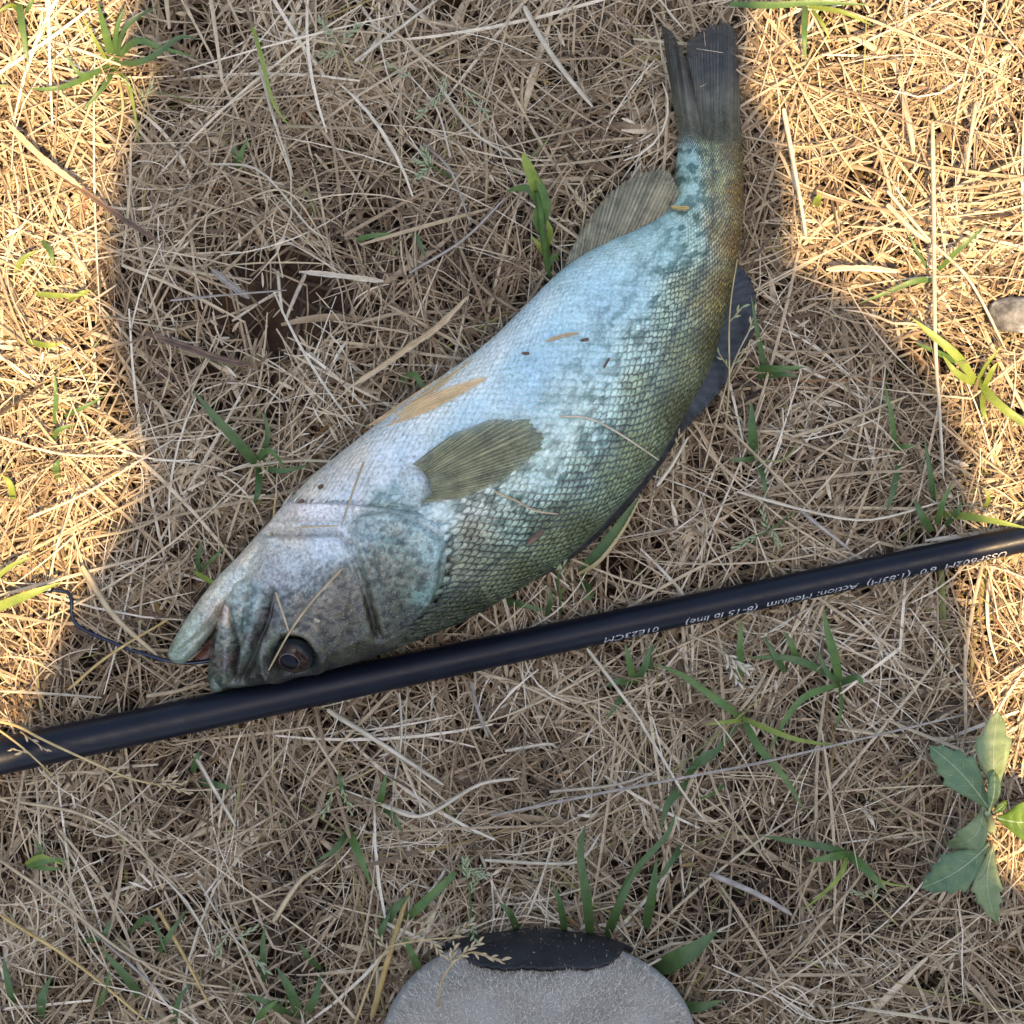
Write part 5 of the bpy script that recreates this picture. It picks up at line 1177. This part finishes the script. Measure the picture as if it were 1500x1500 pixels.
    md = tc.modifiers.new("thickness", 'SOLIDIFY'); md.thickness = 0.0016; md.offset = 0
    # sole
    zs = np.array([-0.008, -0.006, 0.004, 0.010, 0.0115, 0.0115]); gr = np.array([-0.003, -0.0018, -0.0010, -0.0010, -0.0012, -0.004])
    outl = np.concatenate([np.stack([tip_xy[0] + c - w, tip_xy[1] - d], 1)[::-1], np.stack([tip_xy[0] + c + w, tip_xy[1] - d], 1)])
    cen = outl.mean(0); nrm = np.gradient(outl, axis=0); nrm = np.stack([-nrm[:, 1], nrm[:, 0]], 1); nrm /= np.linalg.norm(nrm, axis=1)[:, None] + 1e-9
    if ((outl + nrm * 0.001 - cen) ** 2).sum() < ((outl - cen) ** 2).sum(): nrm = -nrm
    rings = [np.concatenate([outl + nrm * g, np.full((len(outl), 1), z)], 1) for g, z in zip(gr, zs)]
    V = np.concatenate(rings); F = [tuple(f) for f in grid_faces(len(rings), len(outl), True)]
    F.append(tuple(range(len(outl)))[::-1]); F.append(tuple(range((len(rings) - 1) * len(outl), len(rings) * len(outl))))
    part("sole", t, V, F, rb.m)
TIP = P(786, 1386, 0.03)
shoe((TIP[0], TIP[1]), 0, 1, "pale grey suede shoe with black rubber toe cap standing in the grass")
shoe((0.275, -0.235), 0, -1, "pale grey suede shoe set wide of its black-toed mate")

# ------------------------------------------------------------------ the photographer, who casts the shade
def skin_body(name, parent, joints, edges, mat, sub=1, root=0):
    me = bpy.data.meshes.new(name)
    off = np.array(parent.location)
    names = list(joints)
    me.from_pydata([tuple(np.array(joints[n][:3]) - off) for n in names], [(names.index(a), names.index(b)) for a, b in edges], [])
    o = obj(name, me, parent)
    sk = o.modifiers.new("skin", 'SKIN'); sk.use_smooth_shade = True
    if not me.skin_vertices: me.skin_vertices.new()
    for i, n in enumerate(names):
        r = joints[n][3:]; sv = me.skin_vertices[0].data[i]
        sv.radius = (r[0], r[-1]); sv.use_root = (i == root)
    sb = o.modifiers.new("sub", 'SUBSURF'); sb.levels = sub; sb.render_levels = sub
    me.materials.append(mat)
    return o
def plain(name, c, rough=0.8, n=200):
    m = M(name); c = np.array(c); m.base(m.ramp(m.noise(n, 4), [(0.3, tuple(c * 0.8)), (0.7, tuple(c * 1.1))])).set(Roughness=rough); m.bump(m.noise(n * 4, 3), 0.3, 0.001); return m.m
def photographer():
    t = thing("person", "person in dark shirt and trousers standing over the fish holding a phone", "person", (0.11, -0.42, 0))
    sk = plain("skin_tone", (0.45, 0.27, 0.19), 0.5, 60); shm = plain("shirt_cloth", (0.06, 0.08, 0.12)); tr = plain("trouser_cloth", (0.05, 0.05, 0.055)); hr = plain("hair", (0.03, 0.02, 0.015), 0.6, 300)
    J = {"pelvis": (0.105, -0.46, 0.95, 0.13, 0.10), "belly": (0.10, -0.47, 1.10, 0.12, 0.09), "chest": (0.10, -0.48, 1.28, 0.14, 0.10), "collar": (0.105, -0.525, 1.42, 0.07, 0.06), "neck": (0.110, -0.50, 1.50, 0.052, 0.052),
         "jaw": (0.127, -0.43, 1.56, 0.062, 0.060), "skull": (0.127, -0.415, 1.655, 0.078, 0.088), "crown": (0.127, -0.40, 1.72, 0.055, 0.06), "nose": (0.127, -0.325, 1.57, 0.011, 0.012), "earl": (0.043, -0.43, 1.61, 0.012, 0.012), "earr": (0.211, -0.43, 1.61, 0.012, 0.012),
         "shr": (0.246, -0.42, 1.41, 0.055, 0.055), "elr": (0.138, -0.37, 1.09, 0.042, 0.042), "wrr": (0.165, -0.10, 1.085, 0.027, 0.024), "palr": (0.078, -0.055, 1.085, 0.034, 0.016),
         "shl": (-0.075, -0.645, 1.33, 0.055, 0.055), "ell": (-0.165, -0.57, 1.09, 0.042, 0.042), "wrl": (-0.17, -0.45, 0.86, 0.026, 0.026), "pall": (-0.17, -0.43, 0.78, 0.030, 0.018),
         "hipl": (0.025, -0.45, 0.88, 0.085), "knl": (0.005, -0.40, 0.50, 0.058), "anl": (0.010, -0.385, 0.10, 0.040), "hipr": (0.195, -0.46, 0.88, 0.085), "knr": (0.245, -0.44, 0.50, 0.058), "anr": (0.272, -0.47, 0.10, 0.040)}
    E = [("pelvis", "belly"), ("belly", "chest"), ("chest", "collar"), ("collar", "neck"), ("neck", "jaw"), ("jaw", "skull"), ("skull", "crown"), ("jaw", "nose"), ("skull", "earl"), ("skull", "earr"),
         ("collar", "shr"), ("shr", "elr"), ("elr", "wrr"), ("wrr", "palr"), ("collar", "shl"), ("shl", "ell"), ("ell", "wrl"), ("wrl", "pall"), ("pelvis", "hipl"), ("hipl", "knl"), ("knl", "anl"), ("pelvis", "hipr"), ("hipr", "knr"), ("knr", "anr")]
    def finger(tag, root, pts, r=0.008):
        prev = root
        for i, p in enumerate(pts):
            J[tag + str(i)] = (*p, r * (1 - 0.12 * i)); E.append((prev, tag + str(i))); prev = tag + str(i)
    for k, dx in enumerate((0.0, 0.008, 0.016, 0.022)):      # right hand closes round the phone
        finger("fr%d" % k, "palr", [(0.058 - 0.002 * k, -0.085 + 0.024 * k, 1.085), (0.044, -0.075 + 0.024 * k, 1.083), (0.020 + 0.004 * abs(k - 1), -0.070 + 0.024 * k, 1.088)])
    finger("tr", "palr", [(0.058, -0.075, 1.118), (0.030, -0.045, 1.128)], 0.010)
    for k in range(4):
        finger("fl%d" % k, "pall", [(-0.170 + 0.004 * k, -0.455 + 0.020 * k, 0.745), (-0.166 + 0.004 * k, -0.452 + 0.020 * k, 0.715 + 0.006 * abs(k - 1.5)), (-0.156 + 0.004 * k, -0.448 + 0.020 * k, 0.69 + 0.006 * abs(k - 1.5))])
    finger("tl", "pall", [(-0.15, -0.40, 0.765), (-0.145, -0.385, 0.735)], 0.010)
    skin_body("body", t, J, E, sk, 2)
    g = lambda n, k, *o: (*[J[n][i] for i in range(3)], *[v * k for v in J[n][3:]])
    SJ = {"hem": (0.095, -0.455, 0.82, 0.235, 0.14), "hip": (0.112, -0.46, 0.95, 0.232, 0.14), "belly": (0.132, -0.47, 1.15, 0.228, 0.13), "chest": (0.125, -0.48, 1.29, 0.212, 0.125), "collar": (0.105, -0.52, 1.43, 0.085, 0.075),
          "shr": (0.240, -0.400, 1.42, 0.080), "elr": (0.138, -0.37, 1.09, 0.060), "slr": (0.158, -0.17, 1.088, 0.048), "shl": (-0.075, -0.645, 1.33, 0.068), "ell": (-0.165, -0.57, 1.09, 0.060), "sll": (-0.17, -0.47, 0.93, 0.050)}
    skin_body("shirt", t, SJ, [("belly", "hip"), ("hip", "hem"), ("belly", "chest"), ("chest", "collar"), ("collar", "shr"), ("shr", "elr"), ("elr", "slr"), ("collar", "shl"), ("shl", "ell"), ("ell", "sll")], shm, 2)
    TJ = {"pelvis": (0.105, -0.46, 0.93, 0.17, 0.12), "crotch": (0.105, -0.455, 0.80, 0.15, 0.11), "hl": (0.012, -0.44, 0.74, 0.120), "kl": (0.005, -0.40, 0.50, 0.086), "al": (0.010, -0.395, 0.10, 0.066), "hr": (0.205, -0.455, 0.74, 0.120), "kr": (0.245, -0.44, 0.50, 0.086), "ar": (0.272, -0.475, 0.10, 0.066)}
    skin_body("trousers", t, TJ, [("pelvis", "crotch"), ("crotch", "hl"), ("hl", "kl"), ("kl", "al"), ("crotch", "hr"), ("hr", "kr"), ("kr", "ar")], tr, 2)
    HJ = {"a": (0.127, -0.475, 1.58, 0.070, 0.045), "b": (0.127, -0.44, 1.66, 0.084, 0.088), "c": (0.127, -0.43, 1.70, 0.060, 0.066)}
    skin_body("hair", t, HJ, [("a", "b"), ("b", "c")], hr, 2)
    # unseen peaked cap, added to lengthen the head's shadow: crown and a curved peak
    cl = plain("cap_cloth", (0.07, 0.06, 0.05))
    U, W2 = np.meshgrid(np.linspace(0, 1, 14), np.linspace(-1, 1, 25), indexing='ij')
    yy = -0.345 + U * 0.135 * np.sqrt(np.clip(1 - 0.75 * W2 ** 2, 0, 1)); xx = 0.127 + W2 * (0.088 - 0.004 * U); zz = 1.655 - 0.05 * U - 0.02 * W2 ** 2
    pk = part("added_cap_peak", t, np.stack([xx, yy, zz], -1).reshape(-1, 3), grid_faces(14, 25), cl)
    pk.modifiers.new("thickness", 'SOLIDIFY').thickness = 0.003
    ph_, th_ = np.meshgrid(np.linspace(0, math.pi / 2, 16), np.linspace(0, 2 * math.pi, 40, endpoint=False), indexing='ij')
    V = np.stack([0.127 + 0.094 * np.cos(ph_) * np.cos(th_), -0.425 + 0.108 * np.cos(ph_) * np.sin(th_), 1.65 + 0.125 * np.sin(ph_) + 0.02 * np.cos(ph_) * np.sin(th_)], -1)
    part("added_cap_crown", t, V.reshape(-1, 3), grid_faces(16, 40, True), cl)
    p = thing("phone", "black phone held flat above the fish", "phone", (0.004, -0.045, H + 0.004))
    ph = M("phone_glass"); ph.set(Base_Color=(0.01, 0.01, 0.012), Roughness=0.15)
    ln = M("phone_lens"); ln.set(Base_Color=(0.005, 0.005, 0.01), Roughness=0.05)
    th = np.linspace(0, 2 * math.pi, 48, endpoint=False)
    def ring(k): 
        cxx = np.sign(np.cos(th)) * np.abs(np.cos(th)) ** 0.35; cyy = np.sign(np.sin(th)) * np.abs(np.sin(th)) ** 0.35
        return np.stack([0.004 + cxx * 0.036 * k, -0.045 + cyy * 0.074 * k], 1)
    rr = [(0.97, 0.0035), (1.0, 0.0045), (1.0, 0.0105), (0.97, 0.0115)]
    V = np.concatenate([np.concatenate([ring(k), np.full((48, 1), H + z)], 1) for k, z in rr])
    F = [tuple(f) for f in grid_faces(4, 48, True)] + [tuple(range(48))[::-1], tuple(range(144, 192))]
    part("case", p, V, F, ph.m)
    V, F = tube(np.array([(0, 0, H + 0.0015), (0, 0, H + 0.005)]), 0.006, 24); part("lens_ring", p, V, F, ln.m)
photographer()
